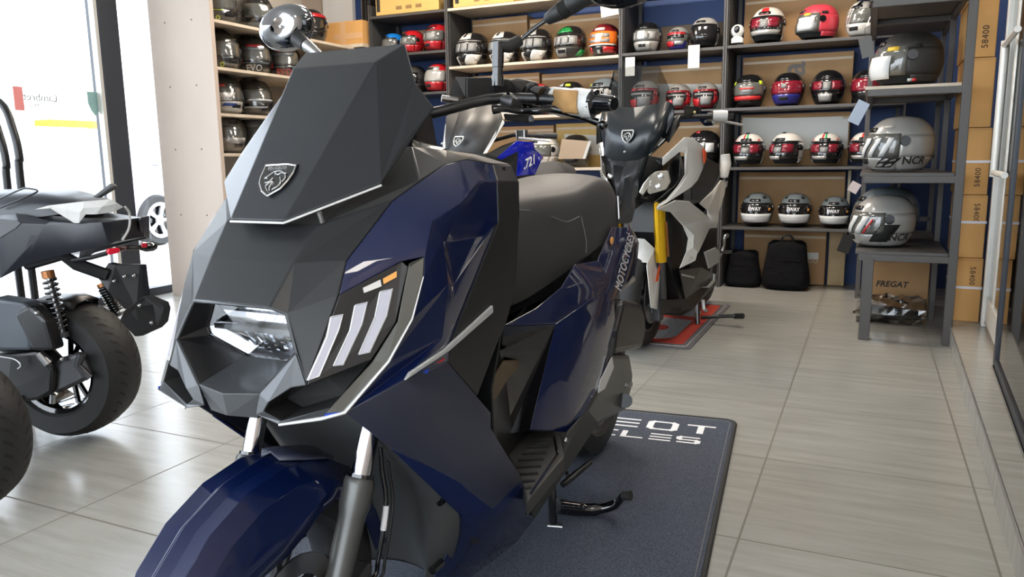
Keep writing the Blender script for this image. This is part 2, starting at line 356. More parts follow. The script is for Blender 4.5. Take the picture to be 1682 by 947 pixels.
for y in (-1.35,1.32):
    for sx in (1,-1):
        g=G().lathe([(.21,-.09),(.30,-.1),(.325,-.06),(.325,.06),(.30,.1),(.21,.09)],'x',36); w=obj('wheel', g, 'rubber', CE, loc=(sx*.80,y,.325), smooth=50)
        g=G().lathe([(.0,.07),(.06,.07),(.06,.085),(.0,.09)],'x',20); g.lathe([(.19,.06),(.225,.06),(.225,.10),(.19,.095)],'x',32,closed=True)
        for k in range(5):
            t=2*PI*k/5+.3
            g.add([(.085,math.sin(t-.35)*.05,math.cos(t-.35)*.05),(.085,math.sin(t+.35)*.05,math.cos(t+.35)*.05),(.095,math.sin(t+.17)*.2,math.cos(t+.17)*.2),(.095,math.sin(t-.17)*.2,math.cos(t-.17)*.2)],[(0,1,2,3)])
        if sx<0: g.v=[(-a,b,c) for a,b,c in g.v]
        obj('alloy_rim', g, mat('pale alloy',(.6,.6,.62),.3,.5), w, solid=.012)
        obj('rim_back', G().lathe([(0,.05*sx),(.215,.05*sx)],'x',24), 'gloss', w)
    g=G().lathe([(.345,.80),(.41,.83),(.41,.90),(.345,.90)],'x',24,closed=True,a0=-.2,a1=PI+.2); 
# stickers on the window, printed to be read from the street
WX=-4.985
def sticker(name, label, body, cy, z, size, m, cat='sticker'):
    me=text_mesh(body,size=size,extrude=.0006); me.transform(frame((WX,cy,z),(0,-1,0),(0,0,1))); return tag(obj(name, me, m), label, cat)
p=(-4.9850,3.3034,1.4495); a=tag(obj('window_sticker', G().box((WX,p[1]-.032,p[2]-.10),(WX+.001,p[1]+.03,p[2]+.05)), mat('faded red film',(.75,.25,.24),.5)),'faded red upright rectangle stuck on the window glass','sticker')
p=(-4.9850,3.4229,1.4380); sticker('window_lettering','grey reversed lettering on the window beside the red rectangle','Lambretta',p[1],p[2],.07,mat('grey film',(.10,.10,.10),.7),'lettering')
p=(-4.9850,3.3270,1.3823); sticker('window_lettering','small reversed line of lettering under the red rectangle','Milano design',p[1],p[2],.04,mat('grey film',(.10,.10,.10),.7),'lettering')
p=(-4.9850,3.8413,1.4228); sh=[(WX,p[1]+dy,p[2]+dz) for dy,dz in ((-.05,.08),(.05,.08),(.05,0),(.03,-.05),(0,-.085),(-.03,-.05),(-.05,0))]
tag(obj('window_sticker', G().prism(sh,(.001,0,0)), mat('faded green film',(.25,.42,.4),.5)),'faded green shield stuck on the glass next to the dark post','sticker')

# ================================================================== the blue maxi-scooter in front
FO = (-0.8968,0.8810,0)
def front_scooter():
    T = empty('scooter', FO, math.radians(-1.5), 'navy blue maxi-scooter with matte charcoal nose and smoked windscreen standing on the dark blue mat', 'scooter')
    # ---- windscreen
    w1=(0.0570,0.0816,0.9067); w2=(0.0920,0.2937,1.1683); w3=(0.1140,0.3561,1.2050); w4=(0.1730,0.1839,0.9635); w5=(0.1500,0.3307,1.1319); w6=(0.1900,0.3249,1.0891); wn=(0.1750,0.2370,1.0184)
    g = panel([[w1,w4,wn,w5,w2],[w2,w5,w3],[w5,w6,w4,wn]]); g.add([w1,w2,mir(w2),mir(w1)],[(0,1,2,3)]); g.add([w2,w3,mir(w3),mir(w2)],[(0,1,2,3)])
    ws = obj('windscreen', g, 'screen', T, solid=.005, bevel=.0025)
    g = G(); g.tube([V(mir(w1))+V(0,-.002,-.002), V(w1)+V(0,-.002,-.002), V(w4)+V(0,0,-.003)], .0022, 6); obj('bright_edge', g, 'silver', ws)
    out=[(-0.0319,0.1424,0.9946),(0.0137,0.1450,0.9962),(0.0323,0.1437,0.9940),(0.0334,0.1347,0.9828),(0.0299,0.1240,0.9698),(0.0228,0.1140,0.9576),(0.0031,0.1040,0.9458),(-0.0139,0.1097,0.9534),(-0.0270,0.1192,0.9657),(-0.0304,0.1265,0.9748)]
    e = obj('emblem', G().prism(out, (0,.006,.002)), 'gloss', T)
    g = G(); g.tube(out+out[:1], .0016, 6); obj('rim', g, 'chrome', e)
    for L in ([(-0.0186,0.1229,0.9732),(-0.0115,0.1278,0.9790),(-0.0049,0.1320,0.9839),(0.0074,0.1332,0.9851),(0.0190,0.1298,0.9805),(0.0237,0.1253,0.9747),(0.0209,0.1200,0.9682)],
              [(-0.0132,0.1178,0.9666),(-0.0055,0.1193,0.9682),(-0.0017,0.1240,0.9740)],[(0.0003,0.1076,0.9536),(-0.0077,0.1126,0.9601),(-0.0072,0.1159,0.9641),(0.0005,0.1201,0.9690)],
              [(0.0046,0.1078,0.9536),(0.0004,0.1129,0.9601),(0.0026,0.1195,0.9682)],[(0.0079,0.1098,0.9560),(0.0171,0.1146,0.9617),(0.0182,0.1199,0.9682),(0.0124,0.1257,0.9756)],[(-0.0186,0.1229,0.9732),(-0.0148,0.1237,0.9740),(-0.0110,0.1218,0.9715)],[(-0.0011,0.1300,0.9814),(0.0052,0.1285,0.9793),(0.0095,0.1306,0.9818),(0.0225,0.1309,0.9817)]):
        g = G(); g.tube(smoothpath(L, 3), .0011, 5); obj('lion_line', g, 'chrome', e)
    a=(-0.0257,0.1372,0.9895); b=(0.0188,0.1388,0.9900); c=(-0.0260,0.1395,0.9924)
    me = text_mesh('PEUGEOT', size=.0085, extrude=.0006, space=1.05); me.transform(frame(lerp(a,b,.5), V(b)-V(a), V(c)-V(a))); obj('lettering', me, 'chrome', e)
    g = G(); g.tube([(0.1050,0.1079,0.9204), (0.1050,0.1144,0.9040)], .004, 8); obj('screen_bolt', g, 'steel', T)

    # ---- upper cowl
    c1=(0.0800,0.0137,0.7819); c1b=(0.1000,0.0262,0.7714); c2=(0.0880,0.0626,0.8433); c3=(0.1000,0.1120,0.8981); c4=(0.1270,0.0129,0.7143); ch=(0.0650,-0.0041,0.6487)
    b1=(0.1650,0.0725,0.7971); b2=(0.1650,0.0948,0.8468); b3=(0.1850,0.1967,0.9343); b4=(0.1950,0.2633,0.9628); b5=(0.2050,0.3321,0.9910); b6=(0.2150,0.3896,0.9986); b7=(0.2300,0.4610,0.9891)
    c5=(0.1300,0.3407,1.0227); c6=(0.1500,0.4293,1.0156); c7=(0.1750,0.4979,1.0072); c8=(0.2280,0.5447,0.9867); c9=(0.2480,0.5395,0.9529); c10=(0.2500,0.5356,0.8897); dl=(0.1450,0.0105,0.6682)
    ct = (0.0, .16, .945)
    g = panel([[c1,c1b,b1,b2,c2],[c1b,c4,dl,b1],[c2,b2,b3,c3],[c3,b3,b4,c5],[c5,b4,b5,c6],[c6,b5,b6,c7],[c7,b6,b7,c8]])
    g.add([c1,c2,mir(c2),mir(c1)],[(0,1,2,3)]); g.add([c2,c3,mir(c3),mir(c2)],[(0,1,2,3)])
    g.add([c3,c5,mir(c5),mir(c3)],[(0,1,2,3)])
    obj('front_cowl', g, 'matte', T, solid=.005, bevel=.003)
    g = panel([[c5,c6,(0.1000,0.4109,1.0346)],[c6,(0.1000,0.4109,1.0346),(.07,.47,1.02)]]); g = G()
    p=[(0.0900,0.4061,1.0348),(0.1000,0.4134,1.0369),(0.1350,0.4545,1.0181),(0.1420,0.4169,1.0122),(0.1400,0.3669,1.0080),(0.1250,0.3507,1.0237)]
    for sgn in (1,-1): obj('dash_trim', G().prism([(sgn*q[0],q[1],q[2]+.004) for q in p], (0,.004,-.006)), 'olive', T, bevel=.001)
    # dashboard hood between the rims, with the instrument behind the screen
    g = G(); g.add([c5,c6,c7,c8,mir(c8),mir(c7),mir(c6),mir(c5)],[(0,1,6,7),(1,2,5,6),(2,3,4,5)])
    g.hexa([(-.10,.40,.98),(.10,.40,.98),(.09,.50,1.0),(-.09,.50,1.0)],[(-.09,.42,1.07),(.09,.42,1.07),(.08,.49,1.085),(-.08,.49,1.085)])
    obj('dashboard', g, 'black', T, solid=.004)
    # ---- headlamp cavity
    h1=(0.0720,0.0194,0.7803); h2=(0.0880,0.0313,0.7735); h3=(0.1070,0.0294,0.7282); h4=(0.1030,0.0303,0.7130); h5=(0.0470,0.0532,0.6781); lb=(0.0550,-0.0048,0.6155); nb=(0.0500,0.0037,0.6060)
    def back(p, d): return (p[0], p[1]+d, p[2])
    H=[h1,h2,h3,h4,h5]; H=[back(q,.03) for q in H]
    nose0=(0,ch[1]-.012,ch[2]-.004)
    g = panel([[c1,c1b,H[1],H[0]],[c1b,c4,H[2],H[1]],[c4,ch,H[4],H[3],H[2]]])
    g.add([c1,H[0],mir(H[0]),mir(c1)],[(0,1,2,3)])
    obj('lamp_surround', g, 'black', T, solid=.003, bevel=.0015)
    g = G(); g.add([ch,H[4],mir(H[4]),mir(ch),nose0],[(0,1,2,3,4)]); g.add([ch,nb,(0,nb[1]-.014,nb[2]+.002),nose0],[(0,1,2,3)]); g.add([mir(ch),mir(nb),(0,nb[1]-.014,nb[2]+.002),nose0],[(0,1,2,3)])
    obj('nose_underside', G().add([nb,(0,nb[1]-.014,nb[2]+.002),mir(nb),(-.045,.12,.60),(.045,.12,.60)],[(0,1,2,3,4)]), 'void', T)
    obj('nose', g, 'lip', T, solid=.003, bevel=.003)
    g = G(); g.tube([c4,c1b,c1,mir(c1),mir(c1b),mir(c4)], .003, 6); obj('cowl_edge', g, 'lip', T, smooth=60)
    # headlight: bowl, reflector shelf, projector strip, clear lens
    hl = obj('headlight', G().add([back(q,.05) for q in H]+[mir(back(q,.05)) for q in H], [(0,1,2,3,4,9,8,7,6,5)]), 'gloss', T)
    zc=.5*(H[0][2]+H[4][2]); yc=H[2][1]
    g = G()
    for i in range(9):                      # faceted mirror bowl above the divider
        x0=-.088+i*.0196; x1=x0+.0185
        g.add([(x0,yc+.035,zc+.044),(x1,yc+.035,zc+.044),(x1,yc+.022,zc+.024),(x0,yc+.022,zc+.024)],[(0,1,2,3)])
        g.add([(x0,yc+.022,zc+.024),(x1,yc+.022,zc+.024),(x1,yc+.008,zc+.008),(x0,yc+.008,zc+.008)],[(0,1,2,3)])
    obj('reflector', g, 'chrome', hl, solid=.002)
    g = G()
    for i in range(7):
        x0=-.072+i*.0206; x1=x0+.019; k=abs(i-3)*.004
        g.add([(x0,yc+.008,zc-.004),(x1,yc+.008,zc-.004),((x0*.75+x1*.25)*.8,yc+.034,zc-.042+k),((x0*.25+x1*.75)*.8,yc+.034,zc-.042+k)],[(0,1,2,3)])
    obj('lower_reflector', g, 'chrome', hl, solid=.002)
    obj('divider', G().hexa([(-.093,yc+.002,zc-.003),(.093,yc+.002,zc-.003),(.085,yc+.03,zc-.004),(-.085,yc+.03,zc-.004)],[(-.093,yc+.002,zc+.006),(.093,yc+.002,zc+.006),(.085,yc+.03,zc+.006),(-.085,yc+.03,zc+.006)]), 'gloss', hl)
    P=[H[0],H[1],H[2],H[3],H[4],mir(H[4]),mir(H[3]),mir(H[2]),mir(H[1]),mir(H[0])]; cen=Vector((0,yc-.012,zc)); rr=[P,[lerp(q,cen,.3)+V(0,-.006,0) for q in P],[lerp(q,cen,.65)+V(0,-.009,0) for q in P]]
    g = G(); g.loft(rr, True, False); g.add(rr[2],[tuple(range(10))]); obj('lens', g, glass('lamp glass', (.93,.95,.97), .14), hl, smooth=40)
    cb=V(0,yc+.045,zc); g = G(); g.loft([[V(q)+V(0,.003,0) for q in P],[lerp(q,(0,yc,zc),.30)+V(0,.022,0) for q in P],[lerp(q,(0,yc,zc),.62)+V(0,.042,0) for q in P]], True, False); obj('mirror_bowl', g, 'bright', hl)
    g = G(); g.tube([V(q)+V(0,-.002,0) for q in P+P[:1]], .0035, 6); obj('bezel', g, 'gloss', hl)

    # ---- daytime lamp blade, intake lip, duct and trim: one of each per flank
    d2=(0.2250,0.1569,0.8417); d3=(0.2350,0.1592,0.8331); d4=(0.2320,0.1231,0.7493); d5=(0.2100,0.0851,0.6956)
    bars=[[(0.1592,0.0580,0.7653),(0.1714,0.0712,0.7684),(0.1699,0.0610,0.7460),(0.1582,0.0244,0.6817),(0.1471,0.0116,0.6771),(0.1589,0.0467,0.7370)],
          [(0.1837,0.0878,0.7801),(0.1957,0.1014,0.7845),(0.1942,0.0869,0.7514),(0.1816,0.0525,0.6947),(0.1723,0.0431,0.6941),(0.1830,0.0729,0.7434)],
          [(0.2087,0.1192,0.7974),(0.2213,0.1333,0.8020),(0.2199,0.1163,0.7617),(0.2081,0.0843,0.7096),(0.1975,0.0729,0.7072),(0.2081,0.1041,0.7603)]]
    ind=[(0.1881,0.1022,0.8056),(0.2061,0.1241,0.8164),(0.2089,0.1229,0.8064),(0.1906,0.1016,0.7980)]; ind2=[(0.2088,0.1272,0.8177),(0.2229,0.1451,0.8279),(0.2241,0.1427,0.8187),(0.2107,0.1258,0.8093)]
    m1=(0.1200,0.0053,0.6628); m2a=(0.0880,-0.0093,0.6412); m2b=(0.0750,-0.0089,0.6243); m3=(0.1000,0.0007,0.6099); m4=(0.1780,0.0224,0.6337); l1=lb; l2=(0.0980,-0.0030,0.6048); l3=(0.1720,0.0057,0.6220)
    u1=(0.2120,0.0779,0.6956); 
    r1=(0.2380,0.1586,0.8389); r2=(0.2520,0.1812,0.8472); r3=(0.2560,0.1694,0.8174); r4=(0.2520,0.1391,0.7538); r5=(0.2330,0.0975,0.6930); r6=(0.1950,0.0331,0.6260); q4=(0.2350,0.1244,0.7513); q5=(0.2130,0.0848,0.6940)
    e1=(0.1720,0.0086,0.6226); e2=(0.1760,0.0134,0.6283); e3=(0.1930,0.0328,0.6282); e4=(0.1900,0.0301,0.6223)
    for sg in (1,-1):
        F_=(lambda p: p) if sg>0 else mir
        o=obj('running_light', G().add([F_(q) for q in (b1,d2,d3,d4,d5,dl)],[tuple(range(6))]), 'black', T, solid=.005, bevel=.0015)
        for b in bars: obj('light_bar', G().prism([F_(q) for q in b], (sg*.003,-.004,0)), 'light', o, bevel=.001)
        for b in bars: obj('light_rim', G().tube([F_(V(q)+V(sg*.002,-.003,0)) for q in b+b[:1]], .0018, 5), 'silver', o)
        obj('clear_marker', G().prism([F_(q) for q in ind], (sg*.002,-.003,0)), 'silver', o); obj('amber_marker', G().prism([F_(q) for q in ind2], (sg*.002,-.003,0)), 'amber', o)
        g=G()
        for f in ([c4,ch,m2a,m1],[ch,l1,m2b,m2a],[l1,l2,m3,m2b],[l2,l3,m4,m3],[c4,m1,dl]): g.add([F_(q) for q in f],[tuple(range(len(f)))])
        obj('intake_lip', g, 'lip', T, solid=.004, bevel=.003)
        g=G(); fr_=[m1,dl,u1,m4,m3,m2b,m2a]; bk=[(q[0]*.9+.004,q[1]+.055,q[2]+.004) for q in fr_]
        g.add([F_(q) for q in fr_+bk],[(k,(k+1)%7,7+(k+1)%7,7+k) for k in range(7)]+[tuple(range(7,14))]); obj('intake_duct', g, 'void', T)
        g=G()
        for f in ([d3,r1,r2,r3],[d3,r3,r4,q4],[q4,r4,r5,q5],[q5,r5,r6,m4],[m4,r6,l3]): g.add([F_(q) for q in f],[tuple(range(len(f)))])
        obj('side_trim', g, 'olive', T, solid=.005, bevel=.0015)
        g=G(); g.tube([F_(V(q)+V(.002,-.002,0)) for q in (r3,r4,r5,r6,l3,l2)],[.001,.0018,.0028,.0035,.003,.002],6); obj('bright_edge', g, 'silver', T, smooth=60)
        obj('edge_badge', G().prism([F_(q) for q in (e1,e2,e3,e4)], (sg*.003,-.004,0)), 'blue', T)

    # ---- painted flank
    f0=r2; f1=(0.2430,0.2198,0.9004); f2=(0.2580,0.2940,0.9285); f3=(0.2480,0.3760,0.9612); v1=(0.2400,0.4042,0.8600); k1=(0.2500,0.4402,0.9571); k2=(0.2520,0.4389,0.8987); k3=(0.2520,0.4383,0.8835)
    k4=(0.2500,0.2627,0.6972); f4=(0.2560,0.2315,0.8672); f5=(0.2590,0.2389,0.7946); f6=(0.2550,0.2219,0.7065); p1=(0.2480,0.1189,0.6601); g1=(0.2500,0.2501,0.8632); g2=(0.2500,0.2730,0.7889)
    n1=(0.2500,0.5308,0.8716); n2=(0.2500,0.5189,0.7563); n3=(0.2500,0.4690,0.6825); n4=(0.2500,0.4225,0.6445); n5=(0.2500,0.3447,0.5681); n6=(0.2520,0.2406,0.6598)
    sk1=(0.2560,0.3876,0.5238); sk2=(0.2570,0.3846,0.4950); sk3=(0.2560,0.5225,0.3360); sk4=(0.2360,0.4236,0.3092); sk5=(0.2000,0.1380,0.5342); sk6=(0.2280,0.3020,0.4182); sk7=(0.2480,0.1959,0.6109)
    be1=(0.1900,0.3770,0.3077); be2=(0.1700,0.3970,0.2560); be3=(0.1350,0.3624,0.1704); be4=(0.1150,0.5431,0.0707); be5=(0.1350,0.6229,0.0793); be6=(0.1650,0.6745,0.1026); be7=(0.1950,0.7129,0.1510); ft=(0.2470,0.5654,0.2692)
    s1=(0.2570,0.4001,0.7301); s2=(0.2570,0.4019,0.7160); s3=(0.2570,0.2383,0.6793); s4=(0.2500,0.1143,0.6601); s5=(0.2500,0.1292,0.6698); s6=(0.2570,0.2239,0.6863)
    x1=(0.2540,0.1576,0.6644); x2=(0.2540,0.1757,0.6658); x3=(0.2540,0.1689,0.6585); x4=(0.2560,0.1959,0.6702); x5=(0.2570,0.2212,0.6729); x6=(0.2570,0.2133,0.6696)
    mid=lerp(f1,b4,.5)
    for sg in (1,-1):
        F_=(lambda p: p) if sg>0 else mir
        def pn(name, faces, m, **k):
            g=G()
            for f in faces: g.add([F_(q) for q in f],[tuple(range(len(f)))])
            return obj(name, g, m, T, **k)
        pn('side_panel', [[b1,b2,d2],[b2,b3,r2,d2],[b3,b4,f1,r2],[b4,b5,f2,f1],[b5,b6,f3,f2],[b6,b7,k1,f3],[f2,f3,v1],[f3,k1,k2,v1],[r2,f1,f4,r3],[r3,f4,r4],[r4,f4,f5],[r4,f5,r5],[r5,f5,f6],[r5,f6,r6],[r6,f6,p1],
            [f1,f2,g1,f4],[f4,g1,g2,f5],[f5,g2,k4,f6],[g1,f2,v1],[g1,v1,k3,g2],[g2,k3,k4],[v1,k2,k3],[f6,k4,n6,p1]], 'navy', solid=.003, bevel=.004, smooth=38, seg=3)
        pn('knee_panel', [[b7,c8,c9,k1],[k1,c9,c10,k2],[k2,c10,n1,k3],[k3,n1,n2,k4],[k4,n2,n3,n4],[k4,n4,n5,n6]], 'matte', solid=.006, bevel=.003)
        pn('lower_fairing', [[r6,p1,sk7,sk5],[p1,n6,n5,sk7],[sk7,n5,sk6,sk5],[n5,sk1,sk2,sk6],[sk2,sk3,sk4,sk6]], 'navydull', solid=.004, bevel=.0025, smooth=42)
        pn('belly_fairing', [[sk5,sk6,lerp(sk6,sk4,.1)],[sk6,sk4,be1],[sk5,sk6,be1],[sk4,sk3,ft,be7],[sk4,be7,be6,be2,be1],[be2,be6,be5,be4,be3]], 'navy', solid=.004, bevel=.003, smooth=38)
        o=pn('flank_blade', [[s1,s2,s3,s6],[s6,s3,s4,s5]], 'silver', solid=.006, bevel=.002)
        for nm,ps,m in (('blue_mark',(x1,x2,x3),'blue'),('red_mark',(x4,x5,x6),'red')):
            obj(nm, G().prism([F_(V(q)+V(.0045,-.003,0)) for q in ps], (sg*.002,-.001,0)), m, o)
        # recess in the belly
        rc=[(0.1660,0.5600,0.1899),(0.1650,0.5837,0.1838),(0.1500,0.5961,0.1368),(0.1350,0.5366,0.1116),(0.1380,0.4344,0.1539),(0.1450,0.4672,0.1629),(0.1520,0.4718,0.1898)]
        obj('belly_vent', G().prism([F_(V(q)+V(.004,-.004,0)) for q in rc], (sg*.002,0,0)), 'gloss', T)

    # ---- plastic behind the front wheel
    g=G(); rows=[]
    for (z,y0,so,yo) in ((.60,.20,.15,.16),(.518,.205,.16,.21),(.42,.30,.19,.295),(.34,.345,.20,.345),(.26,.36,.185,.37),(.19,.375,.15,.39),(.12,.40,.12,.42)):
        rows.append([(-so,yo+.02,z),(-so*.93,yo-.012,z),(-so*.75,y0-.02,z),(-.10,y0+.01,z),(-.06,y0+.05,z),(0,y0+.06,z),(.06,y0+.05,z),(.10,y0+.01,z),(so*.75,y0-.02,z),(so*.93,yo-.012,z),(so,yo+.02,z)])
    g.loft(rows, False, False); o=obj('inner_shield', g, 'inner', T, smooth=50, solid=.004, sub=1)
    for sg in (1,-1):
        for q in ((0.1780,0.3082,0.3566),(0.1650,0.2956,0.2189)):
            g=G(); g.tube([(sg*q[0],q[1]+.012,q[2]),(sg*q[0],q[1]+.045,q[2])],.009,12); obj('shield_bolt', g, 'gloss', o)

    # ---- front wheel, mudguard, fork
    AX=V(0,.055,.24)
    def wheel(name, axle, R_, W_, rimr, m_rim='alu', spokes=5, disc=True):
        w=empty(name, axle); w.parent=T
        pr=[(rimr,-W_*.42),(rimr+.012,-W_*.5),(R_-.02,-W_*.46),(R_-.004,-W_*.22),(R_,0),(R_-.004,W_*.22),(R_-.02,W_*.46),(rimr+.012,W_*.5),(rimr,W_*.42)]
        g=G().lathe(pr,'x',48); obj('tyre', g, 'rubber', w, smooth=50)
        g=G().lathe([(rimr+.004,-W_*.44),(rimr-.012,-W_*.40),(rimr-.02,-W_*.2),(rimr-.02,W_*.2),(rimr-.012,W_*.40),(rimr+.004,W_*.44)],'x',40)
        g.lathe([(.0,-.035),(.032,-.035),(.036,0),(.032,.035),(.0,.035)],'x',16)
        for k in range(spokes):
            t=2*PI*k/spokes
            for d in (-.16,.16):
                a=V(0,math.cos(t+d*.5)*.03,math.sin(t+d*.5)*.03); b=V(0,math.cos(t+d)*(rimr-.016),math.sin(t+d)*(rimr-.016)); g.tube([a,b],.009,6)
        obj('rim', g, m_rim, w, smooth=40)
        if disc:
            g=G().lathe([(.07,.052),(.105,.052),(.105,.056),(.07,.056)],'x',32,closed=True); obj('brake_disc', g, 'steel', w, smooth=30)
        return w
    fw=wheel('front_wheel', AX, .238, .105, .165)
    prof=lambda sh,lo: [(-.074,lo),(-.078,lo+.03),(-.066,sh-.006),(-.045,.012),(-.018,.006 if sh<0 else .012),(0,.02),(.018,.012),(.045,.012),(.066,sh-.006),(.078,lo+.03),(.074,lo)]
    g=G(); rows=[]
    for dg,rb,lo,wd in ((-76,.262,-.045,.55),(-66,.264,-.06,.85),(-52,.262,-.085,1.),(-36,.258,-.105,1.02),(-18,.254,-.115,1.05),(0,.252,-.10,1.1),(14,.250,-.07,1.12),(24,.250,-.05,1.08),(40,.250,-.055,1.),(62,.25,-.05,.95),(84,.25,-.04,.9)):
        t=math.radians(dg); 
        rows.append([(x*wd, AX.y+math.sin(t)*(rb+h), AX.z+math.cos(t)*(rb+h)) for x,h in prof(-.01,lo)])
    g.loft(rows, False, False); fd=obj('front_mudguard', g, 'navy', T, smooth=48, solid=.003, bevel=.002)
    g=G(); rr=[]
    for dg,w_ in ((4,.02),(12,.055),(20,.06),(27,.05)):
        t=math.radians(dg); rr.append([(x*w_, AX.y+math.sin(t)*(.278-abs(x)*.012), AX.z+math.cos(t)*(.278-abs(x)*.012)) for x in (-1,-.5,0,.5,1)])
    g.loft(rr, False, False); obj('scoop', g, 'navydull', fd, solid=.004, smooth=40)
    for sg in (1,-1):
        st=V(sg*.125,.152,.46); dr=(V(sg*.125,.152,.46)-V(sg*.118,.088,.30)).normalized()
        g=G(); g.tube([st-dr*.03, st+dr*.17], .0175, 18); obj('fork_tube', g, 'bright', T, smooth=60)
        g=G(); g.tube([st+dr*.003,st-dr*.002,st-dr*.008,st-dr*.045,st-dr*.06,st-dr*.16,st-dr*.235], [.024,.0265,.027,.027,.0235,.0225,.026], 18); obj('fork_leg', g, 'inner', T, smooth=50)
        g=G(); g.lathe([(.018,0),(.022,0),(.022,.006),(.018,.006)],'z',16,closed=True); me=g.mesh('dust_seal'); me.transform(Matrix.Translation(st+dr*.003) @ dr.to_track_quat('Z','Y').to_matrix().to_4x4()); obj('dust_seal', me, 'gloss', T)
    hose=smoothpath([(0.1150,0.2268,0.4884),(0.1180,0.2258,0.4448),(0.1200,0.2315,0.3880),(0.1180,0.2209,0.3329),(0.1100,0.2122,0.2753),(0.1050,0.2044,0.2455),V(.10,.14,.24)],5)
    g=G(); g.tube(hose,.0045,8); ho=obj('brake_hose', g, 'gloss', T, smooth=80)
    g=G(); g.tube(hose[11:16],.0058,8); obj('hose_label', g, 'decal', ho, smooth=80)
    g=G(); g.tube([V(q)+V(.012,.004,0) for q in hose[3:]],.003,6); obj('sensor_cable', g, 'soft', T, smooth=80)
    obj('brake_caliper', G().hexa([(.07,.10,.17),(.11,.10,.17),(.11,.19,.20),(.07,.19,.20)],[(.07,.12,.25),(.11,.12,.25),(.11,.20,.28),(.07,.20,.28)]), 'alu', T, bevel=.008)

    # ---- handlebar group (left side as seen, mirrored on the right)
    g=G(); g.tube(smoothpath([(-.40,.64,1.105),(-.26,.61,1.12),(-.16,.58,1.12),(-.06,.50,1.09),(.06,.50,1.09),(.16,.58,1.12),(.26,.63,1.12),(.40,.65,1.105)],4),.011,10); hb=obj('handlebar', g, 'black', T, smooth=80)
    gl=V((0.2620,0.6725,1.1220)); gr=V((0.3750,0.6221,1.1079)); be=V((0.4250,0.6618,1.0878)); ax=(gr-gl).normalized()
    for sg in (1,-1):
        F_=(lambda p: V(p)) if sg>0 else (lambda p: V(mir(p)))
        g=G(); g.tube([F_(gl-ax*.035),F_(gr)],.0165,16); obj('grip', g, 'soft', T, smooth=60)
        g=G(); g.tube([F_(gr),F_(gr+ax*.004),F_(gr+ax*.005),F_(gr+ax*.012),F_(gr+ax*.014),F_(gr+ax*.055),F_(gr+ax*.058)],[.017,.025,.025,.024,.018,.015,.012],16); obj('bar_end', g, 'gloss', T, smooth=40)
        g=G(); a=F_(gl-ax*.075); b=F_(gl-ax*.035); g.tube([a,a*.5+b*.5,b],[.021,.023,.021],14); obj('bar_clamp', g, 'black', T, smooth=60)
    # switch block, reservoir and lever on the near side
    SB=[(0.2050,0.5813,1.1470),(0.2050,0.5946,1.1577),(0.2080,0.6250,1.1643),(0.2150,0.6619,1.1627),(0.2200,0.6650,1.1525),(0.2220,0.6530,1.1256),(0.2220,0.6489,1.1036),(0.2150,0.6290,1.1038),(0.2120,0.6276,1.1216),(0.2080,0.6140,1.1323),(0.2050,0.5872,1.1321)]
    sw=obj('switch_block', G().prism(SB,(0,.045,.0)), 'black', T, bevel=.004)
    obj('rocker_switch', G().prism([(0.2070,0.6102,1.1575),(0.2130,0.6521,1.1591),(0.2160,0.6523,1.1460),(0.2130,0.6446,1.1399),(0.2070,0.6130,1.1408)],(0,-.004,0)), 'gloss', sw, bevel=.0015)
    obj('trigger_switch', G().tube(smoothpath([(0.2050,0.5871,1.1284),(0.2080,0.6138,1.1266),(0.2120,0.6288,1.1159),(0.2150,0.6325,1.1031)],4),.005,8), 'gloss', sw, smooth=60)
    obj('cable_boot', G().tube([(0.1900,0.5878,1.1202),(0.2050,0.5899,1.1154),(0.2120,0.6151,1.1094)],[.010,.016,.014],12), 'alu', sw, smooth=60)
    sl=V((0.2260,0.6515,1.1296)); 
    g=G(); g.tube([sl,sl+ax*.008,sl+ax*.009,sl+ax*.045],[.026,.026,.021,.021],16); obj('grip_collar', g, 'gloss', T, smooth=40)
    R4=[(0.0850,0.5541,1.1288),(0.1050,0.5865,1.1285),(0.1050,0.5903,1.1684),(0.0880,0.5764,1.1690)]
    rs=obj('fluid_reservoir', G().prism([(0.1080,0.5849,1.1678),(0.1500,0.6294,1.1706),(0.1530,0.6349,1.1561),(0.1530,0.6335,1.1188),(0.1080,0.5823,1.1134)],(.015,.055,.0)), 'black', T, bevel=.004)
    obj('reservoir_side', G().prism(R4,(.02,.035,0)), 'lip', rs, bevel=.003)
    g=G(); g.tube([(0.0750,0.5416,1.1242),(0.1000,0.5633,1.1191)],.0075,10); obj('mirror_boss', g, 'steel', rs, smooth=60)
    g=G(); g.tube(smoothpath([(0.1800,0.5655,1.0983),(0.2000,0.5801,1.1011),(0.2250,0.6078,1.0958),(0.2600,0.6077,1.0944),(0.2800,0.6267,1.0988),(0.3100,0.6370,1.0925),(0.3450,0.6420,1.0815),(0.3750,0.6513,1.0697)],4),[.014]*3+[.011]*26,10,sy=.7); lv=obj('brake_lever', g, 'gloss', T, smooth=70)
    g=G(); g.ball((0.3900,0.6388,1.0640),.010,12,8); obj('lever_ball', g, 'gloss', lv, smooth=80)
    obj('lever_mount', G().prism([(0.1900,0.5900,1.0920),(0.2250,0.6351,1.0899),(0.2250,0.6417,1.0728),(0.1900,0.5992,1.0782)],(0,.03,0)), 'black', T, bevel=.003)
    g=G(); g.tube([(0.2280,0.6510,1.0817),V((0.2280,0.6510,1.0817))+V(0,-.006,0)],.006,10); obj('pivot_bolt', g, 'steel', lv)
    g=G(); g.tube(smoothpath([(0.2620,0.6611,1.1113),(0.3200,0.6586,1.1058),(0.3750,0.6302,1.1062)],3),.006,6)
    # bubble-wrap sleeve with a card strip round the near grip
    wl=V((0.2620,0.6687,1.1218)); wr=V((0.3740,0.6248,1.1081)); rows=[]
    random.seed(3)
